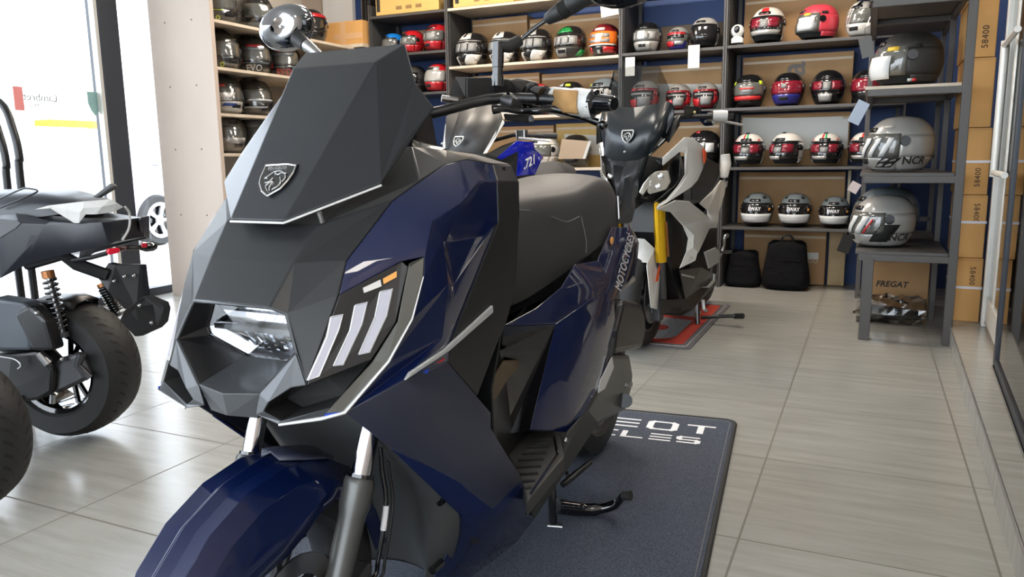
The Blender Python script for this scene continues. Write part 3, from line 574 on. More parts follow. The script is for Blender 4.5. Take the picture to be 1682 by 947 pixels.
    for i in range(9):
        c=lerp(wl,wr,i/8); rows.append([c+V(0,math.sin(t),math.cos(t)+ -.12)*(.0285+random.uniform(-.0022,.0022)) for t in (2*PI*k/16 for k in range(16))])
    g=G(); g.loft(rows,True,False); wp=obj('grip_wrap', g, mat('bubble wrap', (.62,.62,.6), .18, 0., .5, bump=(160,.9,.004)), T, smooth=60)
    wc=[lerp(wl,wr,t) for t in (.20,.76)]; g=G(); g.loft([[c+V(0,-math.sin(t)-.0,math.cos(t)-.12)*.0318 for t in (.75+1.6*k/10 for k in range(11))] for c in wc],False,False); cs=obj('card_strip', g, mat('brown card', (.42,.24,.09), .8, noise=(60,(.36,.2,.07))), wp, solid=.001, smooth=60)
    # ---- mirrors
    g=G(); s0=V((0.1950,0.5599,1.1431)); s1_=V((0.1950,0.5662,1.2285)); g.tube([s0,lerp(s0,s1_,.25),lerp(s0,s1_,.26),lerp(s0,s1_,.42),lerp(s0,s1_,.43),s1_],[.0125,.0125,.0105,.0105,.012,.012],14); ms=obj('mirror_stem', g, 'gloss', T, smooth=40)
    el=[s1_+V(0,0,-.006),(0.2100,0.5801,1.2208),(0.2280,0.5987,1.2340),(0.2550,0.6084,1.2563),(0.2800,0.6080,1.2690)]
    g=G(); g.tube(el[:3],[.011,.013,.011],12); obj('elbow', g, 'soft', ms, smooth=70)
    g=G(); g.tube(el[2:],.0045,10); obj('rod', g, 'gloss', ms, smooth=70)
    p0=V((0.2800,0.6080,1.2690)); p1_=V((0.3450,0.5958,1.2942)); d_=(p1_-p0)
    prof_=[(0,.006),(.08,.0115),(.3,.0145),(.5,.0165)]+[(.55+.07*k+j*.035,.0185 if j else .0155) for k in range(5) for j in (0,1)]+[(1.,.0185),(1.35,.019),(1.6,.022)]
    g=G(); g.tube([p0+d_*t for t,_ in prof_],[r for _,r in prof_],14); obj('boot', g, 'soft', ms, smooth=50)
    hc=p0+d_*2.1+V(.03,0,.01); g=G(); g.ball(hc,(.085,.035,.06),20,12); obj('mirror_shell', g, 'gloss', ms, smooth=80)
    # far mirror
    mc=V((-0.3680,0.5931,1.3065)); st_=[V(-.195,.56,1.115),V(-.20,.565,1.20),(-0.2620,0.5812,1.2321),(-0.2900,0.5706,1.2569),(-0.3250,0.5774,1.2775)]
    g=G(); g.tube(st_,[.0095,.0095,.0095,.014,.0165],14); m2=obj('mirror_stem', g, 'steel', T, smooth=60)
    g=G(); g.tube([V((-0.2950,0.5685,1.2597)),V((-0.3250,0.5774,1.2775)),V((-0.3350,0.5712,1.2818))],[.014,.0185,.014],14); obj('boot', g, 'soft', m2, smooth=50)
    rows=[]
    for y,s in ((-.042,.02),(-.04,.55),(-.03,.82),(-.012,.97),(.01,1.),(.022,.93),(.026,.80)):
        rows.append([mc+V(math.cos(t)*.058*s,y+.012*math.cos(t),math.sin(t)*.052*s+.012*math.cos(t)*s) for t in (2*PI*k/26 for k in range(26))])
    g=G(); g.loft(rows,True,True); obj('mirror_shell', g, 'mirror', m2, smooth=80)
    rows=[[mc+V(math.cos(t)*.05*s,.028+.012*math.cos(t)*s,math.sin(t)*.045*s+.012*math.cos(t)*s) for t in (2*PI*k/26 for k in range(26))] for s in (.02,1.)]
    obj('mirror_glass', G().loft(rows,True,False), 'chrome', m2, smooth=80)

    # ---- seat
    g=G(); rows=[]
    for t,top,wd,bot,cr in ((.66,.86,.10,.66,.6),(.72,.90,.125,.655,.7),(.82,.918,.14,.665,.75),(.95,.925,.152,.69,.8),(1.08,.923,.160,.715,.82),(1.18,.928,.165,.735,.85),(1.26,.950,.165,.745,.85),(1.36,.956,.16,.765,.84),(1.47,.948,.148,.785,.82),(1.55,.93,.13,.80,.76),(1.60,.89,.10,.81,.7)):
        r=[]
        for k in range(17):
            u=-1+2*k/16; a=abs(u)
            if a<=.62: x=u/.62*wd*cr; z=top-.018*(a/.62)**2.2
            else:
                q=(a-.62)/.38; x=math.copysign(wd*cr+(wd-wd*cr)*math.sin(q*PI/2)**.8, u); z=top-.018-(top-.018-bot)*q
            r.append((x,t,z))
        rows.append(r)
    g.loft(rows,False,False); g.add(rows[0],[tuple(range(17))]); g.add(rows[-1],[tuple(range(17))])
    se=obj('seat', g, 'seat', T, smooth=60, sub=1)
    def stitch(pts): g=G(); g.tube(smoothpath(pts,6),.0012,5); obj('stitching', g, 'thread', se)
    stitch([(0.0300,1.3802,0.9275),(0.0900,1.2473,0.9105),(0.1350,1.1594,0.8695),(0.1580,1.1353,0.8204),(0.1670,1.1387,0.7692),(0.1670,1.1353,0.7406)])
    stitch([(0.1150,0.8206,0.8783),(0.1200,0.9179,0.8691),(0.1350,0.9712,0.8522),(0.1530,1.0294,0.8350),(0.1560,1.1141,0.8423)])
    obj('seat_base', G().loft([[(s*.9,t,z) for s,z in ((-w_,zb),(-w_*1.02,zb-.05),(w_*1.02,zb-.05),(w_,zb))] for t,w_,zb in ((.64,.12,.68),(.95,.165,.705),(1.2,.175,.745),(1.5,.155,.80))],True,True), 'black', T)
    # grab rail
    for sg in (1,-1):
        F_=(lambda p: p) if sg>0 else mir
        ga=[(0.1500,1.5137,0.9363),(0.1650,1.5143,0.9399),(0.1680,1.5477,0.8912),(0.1650,1.5671,0.8307),(0.1600,1.5476,0.7871),(0.1550,1.4450,0.7953),(0.1520,1.4873,0.8357),(0.1500,1.5153,0.8852)]
        obj('grab_rail', G().prism([F_(q) for q in ga],(0,.03,.004)), 'lip' , T, bevel=.006)
        g=G(); g.tube([F_((0.1450,1.4727,0.8799)),F_((0.1500,1.4711,0.8076))],.005,8); obj('rail_bracket', g, 'steel', T)
    # ---- rear bodywork
    T1=[(0.1950,0.8871,0.6836),(0.1850,1.0061,0.7258),(0.1830,1.1887,0.7200),(0.1680,1.3515,0.7927),(0.1750,1.5005,0.7803),(0.1850,1.4826,0.7345),(0.2000,1.3142,0.6347),(0.2050,1.2158,0.6497),(0.2070,1.1807,0.6306)]
    y1=(0.1860,1.1805,0.7132); y2=(0.2060,1.2129,0.6502)
    e0=(0.1900,0.5772,0.6491); e1_=(0.1920,0.7404,0.6574); e2_=(0.2050,0.8696,0.5971); e3_=(0.2120,1.0911,0.6337)
    q1=(0.2120,0.8071,0.6087); q2=(0.2220,0.9607,0.6260); q3=(0.2260,1.0507,0.5833); q4_=(0.2260,1.0056,0.5095); q5_=(0.2220,0.8775,0.3909); q6=(0.2150,0.8642,0.3192); q7=(0.1950,0.7878,0.3457); q8=(0.1850,0.7143,0.3709); q9=(0.1500,0.6425,0.5780)
    u1_=(0.2120,1.2402,0.5975); u2_=(0.2150,1.2533,0.4792); u3_=(0.2220,1.1002,0.3851); u4_=(0.2260,0.9621,0.3417)
    for sg in (1,-1):
        F_=(lambda p: p) if sg>0 else mir
        def pn(name, faces, m, **k):
            g=G()
            for f in faces: g.add([F_(q) for q in f],[tuple(range(len(f)))])
            return obj(name, g, m, T, **k)
        pn('tail_panel', [[T1[0],T1[1],y1,y2,T1[8]],[y1,T1[2],T1[3],T1[4],T1[5],T1[6],y2],[e1_,T1[0],T1[8],e3_,e2_],[e0,e1_,e2_,q1],[e2_,e3_,q2,q1],[T1[8],y2,T1[6],u1_,q3,q2,e3_],[q2,q3,q4_,q5_,q6,q7,q1],[q1,q7,q8],[q3,u1_,u2_,u3_,q4_],[q4_,u3_,u4_,q6,q5_],[T1[6],T1[5],(.17,1.62,.72),(.18,1.55,.60),u1_],[T1[4],T1[5],(.17,1.62,.72),(.12,1.64,.80)]], 'navy', solid=.004, bevel=.004, smooth=38, seg=3)
        pn('seat_skirt', [[e0,q1,q9,(.14,.62,.60)],[q1,q8,(.14,.70,.36),q9]], 'gloss', solid=.004)
        o=None
        fl1=(0.2050,0.6913,0.1627); fl2=(0.2220,1.0773,0.2707); fl3=(0.2220,1.2066,0.4350); fl4=(0.2180,1.2334,0.4838); fl5=(0.2250,0.8497,0.3232); fl6=(0.2350,0.7957,0.2838); fl7=(0.2220,1.0344,0.2719)
        pn('sill', [[ft,fl6,fl5,u4_,fl2,fl1],[u4_,u3_,fl4,fl3,fl2]], 'foot', solid=.004, bevel=.002)
        pn('side_reflector', [[(0.2260,1.1895,0.4368),(0.2260,1.2036,0.4022),(0.2260,1.1266,0.3609),(0.2260,1.0723,0.3633),(0.2260,1.0889,0.3929)]], 'silver', solid=.003)
    # swing-arm cover with lettering, air box
    cv=[(0.2250,1.2011,0.4400),(0.2150,1.3997,0.3917),(0.2120,1.4442,0.3201),(0.2120,1.4351,0.2751),(0.2120,1.3734,0.2190),(0.2180,1.2358,0.2431),(0.2250,1.0737,0.2679),(0.2280,0.9697,0.3396),(0.2280,1.0805,0.3759)]
    cvo=obj('transmission_cover', G().prism(cv,(-.10,.02,0)), 'inner', T, bevel=.012)
    a=V((0.2210,1.3119,0.3158)); b=V((0.2140,1.4613,0.2804)); me=text_mesh('PEUGEOT',size=.022,extrude=.0008); me.transform(frame(lerp(a,b,.45),b-a,V(0,0,1))); obj('lettering', me, 'steel', cvo)
    g=G(); g.tube([(0.2250,1.3211,0.2682),(0.2000,1.4038,0.2406)],.022,14); obj('crank_cap', g, 'matte', cvo)
    ab=[(0.2250,1.2101,0.4470),(0.2220,1.2454,0.5031),(0.2120,1.3315,0.5697),(0.2100,1.3676,0.5728),(0.2050,1.5358,0.5336),(0.2050,1.5966,0.4847),(0.2050,1.6117,0.4255),(0.2080,1.5566,0.3746),(0.2250,1.2478,0.4289)]
    obj('air_box', G().prism(ab,(-.12,.02,0)), 'black', T, bevel=.018, seg=3)
    # tail lettering along the edge panel
    a=V((0.2140,1.2474,0.6268)); b=V((0.1960,1.4252,0.7615)); me=text_mesh('MOTOCYCLES',size=.036,extrude=.0008); me.transform(frame(lerp(a,b,.5)+V(.012,-.004,0),b-a,V(-.5,-.9,.3))); obj('tail_lettering', me, 'decal2', T)
    g=G(); q=V((0.1850,1.3020,0.7577)); g.ball(q,(.005,.012,.012),10,6); obj('side_marker', g, 'amber', T, smooth=80)
    # ---- inner leg shield, tunnel, footboards
    g=G(); g.loft([[(-x,y,z),(-x*.6,y+.05,z+.0),(x*.6,y+.05,z+.0),(x,y,z)] for x,y,z in ((.238,.50,.985),(.236,.52,.86),(.235,.50,.70),(.232,.44,.55),(.225,.46,.42),(.20,.52,.33))],False,False); obj('leg_shield', g, 'matte', T, solid=.004)
    g=G(); g.loft([[(-.12,y,z0),(-.11,y,z1-.03),(-.06,y,z1),(.06,y,z1),(.11,y,z1-.03),(.12,y,z0)] for y,z0,z1 in ((.45,.30,.62),(.56,.30,.56),(.68,.31,.60),(.80,.31,.68),(.95,.32,.72))],False,False); obj('tunnel', g, 'gloss', T, smooth=35)
    tp=[(0.1650,0.5125,0.5023),(0.1650,0.5542,0.5270),(0.1650,0.6197,0.5608),(0.1650,0.6958,0.5443),(0.1650,0.7033,0.5260),(0.1650,0.6403,0.5105),(0.1650,0.5805,0.4824)]
    obj('fuel_flap', G().prism(tp,(.004,-.003,0)), mat('bronze plastic',(.09,.06,.03),.35,.3), T, bevel=.003)
    for sg in (1,-1):
        F_=(lambda p: p) if sg>0 else mir
        fb=[(0.2909,0.4725,0.3150),(0.2692,0.7258,0.3150),(0.2112,0.8400,0.3150),(0.1806,0.8736,0.3150),(0.1008,0.8310,0.3150),(0.1144,0.7190,0.3150),(0.2391,0.5576,0.3150)]
        o=obj('footboard', G().prism([F_(q) for q in fb],(0,0,-.035)), 'foot', T, bevel=.004)
        for a,b in (((0.1619,0.7805,0.3170),(0.2057,0.8090,0.3170)),((0.1690,0.7356,0.3170),(0.2139,0.7621,0.3170)),((0.1735,0.6958,0.3170),(0.2240,0.7245,0.3170)),((0.1832,0.6560,0.3170),(0.2332,0.6863,0.3170)),((0.1982,0.6186,0.3170),(0.2440,0.6467,0.3170)),((0.2198,0.5860,0.3170),(0.2550,0.6073,0.3170)),((0.2416,0.5538,0.3170),(0.2650,0.5695,0.3170)),((0.2608,0.5237,0.3170),(0.2727,0.5341,0.3170))):
            obj('tread_groove', G().tube([F_(a),F_(b)],.0038,6), 'void', o)
        obj('board_rim', G().tube([F_(V(q)+V(0,0,.002)) for q in ((0.2845,0.5054,0.3150),(0.2516,0.7280,0.3150),(0.1991,0.8301,0.3150))],.003,6), 'gloss', o)
        obj('sill_bolt', G().ball(F_((0.2400,0.8030,0.3228)),.007,10,6), 'steel', T, smooth=80)
    # dark core so nothing shows through between panels
    g=G(); g.loft([[(-w_,t,z0),(-w_,t,z1),(w_,t,z1),(w_,t,z0)] for t,w_,z0,z1 in ((.24,.07,.56,.86),(.36,.15,.42,.93),(.46,.17,.20,.93),(.60,.16,.15,.55),(.80,.13,.16,.60),(1.0,.15,.18,.64),(1.3,.15,.25,.68),(1.58,.12,.42,.76))],True,True); obj('chassis', g, 'black', T)
    g=G(); g.loft([[(-.05,t,z-.03),(-.05,t,z+.04),(.05,t,z+.04),(.05,t,z-.03)] for t,z in ((.16,.63),(.22,.64),(.3,.64))],True,True); obj('steering_head', g, 'void', T)
    wheel('rear_wheel', V(0.02,1.50,.27), .262, .15, .175)
    g=G(); g.tube([(-.19,1.0,.22),(-.20,1.25,.27),(-.21,1.62,.36)],[.03,.055,.06],14); obj('exhaust', g, 'alu', T, smooth=60)
    # ---- stands
    cs=empty('centre_stand', (0,.98,.13)); cs.parent=T; off=V(0,-.98,-.13)
    for sg in (1,-1):
        g=G(); g.tube([V(sg*.125,.985,.17)+off,V(sg*.138,.962,.012)+off],.0115,10); obj('stand_leg', g, 'gloss', cs, smooth=60)
        g=G(); g.tube([V(sg*.125,.955,.008)+off,V(sg*.165,.965,.008)+off],.008,10); obj('stand_foot', g, 'steel', cs, smooth=60)
    g=G(); g.tube([V(-.13,.98,.10)+off,V(.13,.98,.10)+off],.012,10); obj('cross_bar', g, 'gloss', cs)
    a=V((0.1500,0.9782,0.0558)); g=G(); g.tube(smoothpath([(0.1400,0.9914,0.0508),(0.1900,1.0458,0.0282),(0.2350,1.0690,0.0288),(0.2750,1.0806,0.0450),(0.3000,1.0699,0.0765)],4),[.019]*4+[.017]*4+[.013]*5+[.010]*4,10,sy=1.1); me=g.mesh('stand_lever'); me.transform(Matrix.Translation(off)); obj('stand_lever', me, 'gloss', cs, smooth=70)
    g=G(); g.tube([V((0.3000,1.0698,0.0801))+off,V((0.3250,1.0665,0.0862))+off],[.0125,.014],10); obj('lever_pad', g, 'soft', cs, smooth=50)
    sd=obj('side_stand', G().tube([(0.1650,0.9640,0.1297),(0.1750,0.9935,0.1370),(0.2000,1.0852,0.1545)],[.009,.010,.007],8), 'black', T, smooth=60)
    obj('stand_spring', G().tube([(0.1500,1.0333,0.1346),(0.1500,1.0511,0.1054)],.006,8), 'steel', sd)
    return T
scooter = front_scooter()

# ================================================================== helmets
M.update(
 hblack=mat('black helmet paint',(.008,.008,.009),.12,0,.6), hmatt=mat('matt black helmet',(.022,.021,.02),.55), hwhite=mat('white helmet paint',(.66,.63,.58),.15,0,.7),
 hgrey=mat('grey helmet paint',(.24,.235,.225),.25,.1,.5), hsteel=mat('blue grey helmet paint',(.13,.155,.17),.25,.1,.5), hsilver=mat('silver helmet paint',(.42,.41,.39),.25,.25,.5),
 hred=mat('red helmet paint',(.42,.012,.018),.12,0,.8), hmaroon=mat('dark red helmet paint',(.16,.008,.012),.2,0,.6), hpink=mat('coral pink helmet paint',(.66,.055,.08),.3,0,.4), hblue=mat('sky blue helmet paint',(.01,.16,.52),.25,0,.5), hindigo=mat('indigo helmet paint',(.03,.03,.2),.2,0,.5),
 horange=mat('orange helmet paint',(.75,.16,.015),.25,0,.5), hgreen=mat('green helmet paint',(.01,.22,.05),.2,0,.6), hyel=mat('fluorescent yellow paint',(.62,.78,.04),.4), visor=mat('dark visor',(.012,.012,.013),.05,0,.9), visorc=mat('clear visor over lining',(.11,.11,.10),.06,0,.9), visorr=mat('red printed visor film',(.2,.012,.025),.12,0,.8),
 film=mat('printed visor sticker',(.24,.24,.235),.3), lining=mat('black helmet lining',(.008,.008,.008),.9), label=mat('pale visor label',(.6,.62,.63),.45), greenm=mat('green stripe',(.02,.35,.1),.4), redm=mat('red stripe',(.6,.03,.03),.4), yelm=mat('yellow print',(.75,.5,.05),.5), bluem=mat('blue stripe',(.03,.08,.4),.4), skin=mat('wood brown trim',(.3,.16,.07),.5),
)
def hp(az, u, off=0., chin=.028):
    """point on the helmet at azimuth az (0 = face, degrees) and height u (-1 neck ... 1 crown)"""
    a=math.radians(az); s=u if u>0 else -u
    if u>=0: h=math.cos(math.asin(min(1,u))*1.)**.82; z=.125+.135*u
    else: h=1-.30*s**2.2; z=.125*(1-s)
    f=max(0,math.cos(a)); pr=chin*f*(max(0,-u)**.6 if u<0 else 0)*(1-max(0,-u-.75)*2.4)
    x=.124*h*math.sin(a); y=-(.150*h*math.cos(a))*(1.0 if math.cos(a)>0 else 1.06)-pr
    if u>.2: y+=.012*(u-.2)
    p=Vector((x,y,z)); n=Vector((x/.0154,(y)/.0225,(z-.125)/.018)).normalized(); return p+n*off
def patch(g, az0, az1, u0, u1, off=.0015, mi=0, nx=None, ny=None, sl=0.):
    nx=nx or max(2,int(abs(az1-az0)/12)); ny=ny or max(2,int(abs(u1-u0)/.14)); L=[]
    for j in range(ny+1):
        v=u0+(u1-u0)*j/ny; L.append([hp(az0+(az1-az0)*i/nx+sl*(j/ny),v,off) for i in range(nx+1)])
    return g.loft(L,False,False,mi)
HC={}
def hmesh(key, fn):
    if key not in HC:
        g=G(); fn(g); HC[key]=g.mesh(key[0] if isinstance(key,tuple) else key)
    return HC[key]
def hobj(name, key, fn, m, par, smooth=45, solid=0):
    k=(key,m if isinstance(m,str) else m.name); 
    if k not in HC:
        g=G(); fn(g); me=g.mesh(name); HC[k]=me; me.materials.append(M[m] if isinstance(m,str) else m)
        for p in me.polygons: p.use_smooth=True
        me.set_sharp_from_angle(angle=math.radians(smooth))
    o=bpy.data.objects.new(name,HC[k]); COL.objects.link(o); o.parent=par
    if solid:
        x=o.modifiers.new('thick','SOLIDIFY'); x.thickness=solid; x.offset=-1
    return o
HL=[]
def helmet(loc, label, shell='hblack', chin='hblack', visor='visor', style='full', face=0., group=None, size=1., tilt=0., extra=(), vis=(-.36,.36), top=None, brow=None):
    loc=(loc[0],loc[1],loc[2]+.009); HL.append([None,loc,size,face])
    e=empty('helmet', loc, math.radians(face), label, 'helmet', group); e.scale=(size,)*3; e.rotation_euler[0]=math.radians(tilt); HL[-1][0]=e
    jet=style=='jet'
    v0,v1=vis
    if jet: v0=-.62
    def sh(g):
        patch(g,-180,180,v1,1.0,0,nx=36,ny=8); patch(g,72,288,v0,v1,0,nx=22,ny=6); patch(g,(72 if not jet else 84),(288 if not jet else 276),-1 if not jet else -.86,v0,0,nx=20,ny=5)
        if not jet: pass
    hobj('shell',('shell',style,vis),sh,shell,e,solid=.004)
    hobj('visor',('visor',style,vis),lambda g: patch(g,-76,76,v0+.015,v1+.05,.0035,nx=18,ny=5),visor,e,solid=.002)
    if not jet:
        hobj('chin_guard',('chin',style,vis),lambda g: patch(g,-72,72,-1,v0,.002,nx=16,ny=5),chin,e,solid=.004)
        hobj('chin_vent',('cv',),lambda g: patch(g,-17,17,-.72,-.52,.006,nx=4,ny=2),'lining',e,solid=.004)
    def ln(g):
        patch(g,-180,180,-.97,-.4,-.012,nx=30,ny=3); 
    hobj('lining',('lin',style),ln,'lining',e)
    for s in (1,-1): hobj('pivot',('piv',s),lambda g: g.tube([hp(s*84,.10,-.004),hp(s*84,.10,.006)],[.026,.023],14),('hblack' if shell not in ('hblack','hmatt') else 'alu'),e)
    hobj('brow_vent',('bv',vis),lambda g: (patch(g,-22,22,v1+.12,v1+.26,.005,nx=5,ny=2)),brow or 'hblack',e,solid=.005)
    for i,x in enumerate(extra):
        nm,m,az0,az1,u0,u1=x[:6]; off=x[6] if len(x)>6 else .0055; slw=x[7] if len(x)>7 else 0
        hobj(nm,('p',az0,az1,u0,u1,off,slw),lambda g: patch(g,az0,az1,u0,u1,off,sl=slw),m,e,solid=.0015)
    return e
def hlabel(e, body, az, u, size, m, off=.009, bold=0., tilt=0.):
    """lettering that hugs the shell"""
    me=text_mesh(body,size=size,extrude=.0,bold=bold)
    for v in me.vertices:
        a=az+v.co.x/.135*57.3; p=hp(a,u+(v.co.y+v.co.x*tilt)/.13,off); v.co=p
    return obj('lettering', me, m, e)
VF=('visor_film','film',-46,46,-.26,.30,.008)
def strip_film(dark='film'): return [('visor_film',dark,-58,-30,-.22,.26,.0075),('visor_film',dark,-26,-4,-.22,.26,.0075),('visor_film',dark,0,24,-.22,.26,.0075),('visor_film',dark,28,56,-.22,.26,.0075)]
def P6(px_): return px_
g1='helmets in the narrow left bay'; 
# narrow bay
helmet(((-3.9980,6.1400,1.9743)[0],6.14,1.932),'black and silver full-face helmet with sky blue crown in the narrow bay','hblue','hblack','visorc',face=-18,extra=[('brow','hblack',-70,70,.36,.46,.006),('chin_band','hsilver',-72,72,-.75,-.5,.004)])
helmet(((-3.7735,6.1200,1.9568)[0],6.12,1.932),'glossy red full-face helmet beside the blue crowned one in the narrow bay','hred','hred','visorc',face=-22,size=1.05,extra=[('brow','hblack',-70,70,.36,.44,.006),('visor_film','film',-40,-15,-.2,.24),('visor_film','film',0,30,-.2,.24)])
helmet(((-3.5240,6.1200,1.9399)[0],6.12,1.932),'red full-face helmet against the right side of the narrow bay, upper shelf','hred','hred','visorc',face=-15,size=1.05,extra=[('visor_film','film',-40,-15,-.2,.24),('visor_film','film',-5,40,-.2,.24),('crown_band','hmaroon',-40,40,.5,.9,.002)])
helmet(((-3.7592,6.1600,1.6639)[0],6.16,1.587),'plain black helmet on the lower shelf of the narrow bay','hmatt','hmatt','visor',face=-20)
helmet(((-3.5352,6.1200,1.6180)[0],6.12,1.587),'red and silver full-face helmet on the lower shelf of the narrow bay','hred','hred','hsilver',face=-15,extra=[('crown_band','hsilver',-50,50,.42,.7,.002)])
# racing helmets
for x_,lab,sh,c1_,tp in (((-3.1626,6.1500,1.8477)[0],'leftmost black and white racing helmet of its row, white chin wings','hblack','hblack','hwhite'),((-2.8435,6.1500,1.8274)[0],'black and white racing helmet half hidden behind the mirror stem','hblack','hblack','hwhite'),((-2.5639,6.1500,1.8097)[0],'black and white racing helmet crossed by the mirror rod','hblack','hblack','hsilver')):
    helmet((x_,6.15,1.787),lab,sh,c1_,'visor',face=-14,size=1.06,group='black and white racing helmets',brow=tp,extra=strip_film()+[('chin_wing','hwhite',-58,-22,-.98,-.5,.006,14),('chin_wing','hwhite',10,60,-.98,-.42,.006,16),('crown_blaze','hwhite',-30,-6,.5,.86,.004),('crown_blaze',tp,10,34,.5,.86,.004),('visor_rim','hsilver',-70,70,.36,.40,.006),('cheek_mark','hsilver',52,70,-.75,-.6,.008)])
helmet(((-2.2725,6.1500,1.8056)[0],6.15,1.787),'black racing helmet with green crown flashes','hblack','hmatt','visor',face=-10,size=1.05,brow='hgreen',extra=strip_film()+[('crown_flash','hgreen',-45,-10,.45,.78,.004,20),('crown_flash','hgreen',5,40,.5,.8,.004,-12),('side_flash','hgreen',55,95,-.9,-.5,.004,20),('chin_mesh','hgrey',-45,20,-.95,-.45,.005)])
helmet(((-1.9919,6.1500,1.8205)[0],6.15,1.787),'orange helmet with dark red crown and printed visor','hmaroon','hblack','horange',face=-4,size=1.02,brow='hwhite',extra=[('visor_film','film',-44,-12,-.24,.0),('visor_film','film',10,42,-.24,.0),('visor_film','label',-12,12,-.24,.28),('visor_film','film',-40,-14,.06,.28),('visor_film','film',16,40,.06,.28),('visor_band','hyel' if 0 else 'hwhite',-70,70,-.42,-.33,.006),('cheek','hred',-70,-30,-.85,-.5,.006),('cheek','hred',20,70,-.85,-.5,.006),('chin_mark','label',-6,8,-.9,-.5,.006)])
for x_,lab,a in (((-2.5713,6.1600,1.4542)[0],'red topped helmet behind the handlebar grip','hred'),((-2.2767,6.1600,1.4421)[0],'black helmet with yellow crown marks showing above the wrapped grip','hblack'),((-1.9773,6.1600,1.4297)[0],'dark grey helmet with a yellow temple mark next to the shelf upright','hsteel')):
    ex=[('crown_mark','hyel',10,34,.62,.76,.004),('crown_mark','hsilver',-30,-2,.6,.8,.004)] if a=='hblack' else ([('temple_mark','hyel',-62,-40,.5,.62,.004)] if a=='hsteel' else [('brow','hblack',-80,80,.36,.5,.006)])
    helmet((x_,6.16,1.352),lab,a,'hblack','visor',face=-10,size=1.05 if a=='hsteel' else 1.,extra=ex+(strip_film() if a!='hred' else []))
for x_,lab,a in (((-2.5168,6.1400,0.9879)[0],'cream helmet on the low shelf behind the bright blue scooter','hwhite'),((-2.2322,6.1400,0.9844)[0],'black rimmed helmet behind the beige card','hblack')):
    helmet((x_,6.14,.922),lab,a,'hwhite' if a=='hwhite' else 'hblack','visorc' if a=='hwhite' else 'visor',face=-20 if a=='hwhite' else 0,size=1.05,extra=[('cheek','skin',20,50,-.5,-.3,.006)] if a=='hwhite' else [])
# grey topped bay
helmet(((-1.6429,6.1300,1.8409)[0],6.13,1.794),'black helmet with clear visor full of grey print on the upper shelf','hblack','hsilver','visorc',face=-6,size=1.12,extra=strip_film()+[('chin_plate','hsilver',-60,40,-.95,-.45,.006),('visor_plate','label',-20,10,-.2,.3,.009)])
helmet(((-1.3925,6.1200,1.8313)[0],6.12,1.794),'small grey, red and indigo helmet between two larger ones','hgrey','hindigo','visorc',face=-6,size=.93,extra=[('brow','hred',-80,60,.24,.42,.0075),('visor_film','hblack',-44,50,-.05,.2),('cheek','hred',-72,0,-.75,-.3,.009),('cheek','hsilver',4,50,-.6,-.3,.009)])
helmet(((-1.1730,6.1300,1.8259)[0],6.13,1.794),'tall silver grey open-face helmet with long dark visor','hsilver','hgrey','visor',style='jet',face=-8,size=1.12,vis=(-.36,.42))
for x_,lab in (((-1.6265,6.1300,1.4041)[0],'grey and red helmet seen through the clear screen of the white scooter'),((-1.3758,6.1300,1.3939)[0],'grey and red helmet, middle of the three in its row'),((-1.1378,6.1300,1.3843)[0],'grey and red helmet standing against the upright right of its two twins')):
    helmet((x_,6.13,1.347),lab,'hgrey','hmaroon','visor',face=-8,size=.98,group='grey and red helmets',extra=[('brow','hred',-84,-14,.26,.42,.0065),('brow','hmaroon',-10,84,.26,.42,.0065),('visor_film','film',-36,50,.0,.14),('cheek','hred',-72,-6,-.85,-.25,.007),('cheek','film',0,46,-.7,-.1,.009),('side','hred',60,96,-.6,.3,.004)])
helmet(((-1.1260,6.1300,0.9617)[0],6.13,.917),'black helmet with pale visor print above the wrapped white grip','hblack','hblack','visor',face=-8,size=1.05,extra=strip_film('label')+[('crown_mark','hred',-24,2,.8,.9,.004),('brow','hsilver',-30,10,.5,.6,.004)])
# right bay
helmet(((-0.7268,6.1200,1.8189)[0],6.12,1.797),'white open-face helmet with a single red crown stripe','hwhite','hblack','visor',style='jet',face=-6,size=1.05,extra=[('crown_stripe','redm',-16,16,.45,.98,.003),('visor_film','visorr',-58,-12,-.2,.3,.007),('visor_film','visorr',14,52,-.2,.3,.007),('visor_label','film',-12,14,-.2,.2,.008),('lower_band','hsilver',-60,60,-.6,-.35,.007)])
e=helmet(((-0.3835,6.1400,1.8215)[0],6.14,1.797),'coral pink open-face helmet turned side-on with a white label','hpink','hpink','visorc',style='jet',face=-62,size=1.10,extra=[('side_label','label',10,62,-.5,.2,.009),('side_mark','yelm',26,48,.3,.42,.004),('vent','lining',80,100,.36,.5,.004)])
e=helmet(((-0.1085,6.1200,1.8148)[0],6.12,1.797),'black and white helmet wrapped in striped plastic at the end of the top row','hblack','hwhite','visorc',face=-30,size=1.1,extra=[('stripe','hwhite',-60,-20,-.5,.9,.004,20),('stripe','hsilver',0,30,-.3,.8,.004,20),('stripe','hwhite',40,70,-.6,.7,.004,20)])
helmet(((-0.8397,6.1200,1.3716)[0],6.12,1.349),'black helmet with red chin band and yellow temple marks','hblack','hblack','visorc',face=-4,size=1.02,extra=[('chin_band','redm',-60,60,-.62,-.38,.007),('temple_mark','hyel',-66,-50,.3,.5,.006),('temple_mark','hyel',50,66,.3,.5,.006),('visor_film','film',-20,26,-.18,.2,.0075),('visor_film','redm',-22,28,.02,.1,.009)])
helmet(((-0.5722,6.1200,1.3607)[0],6.12,1.349),'black helmet with dark red printed visor, chin tipped down','hblack','hindigo','visorr',face=-8,size=1.04,extra=[('visor_label','film',-8,10,.0,.24,.008)])
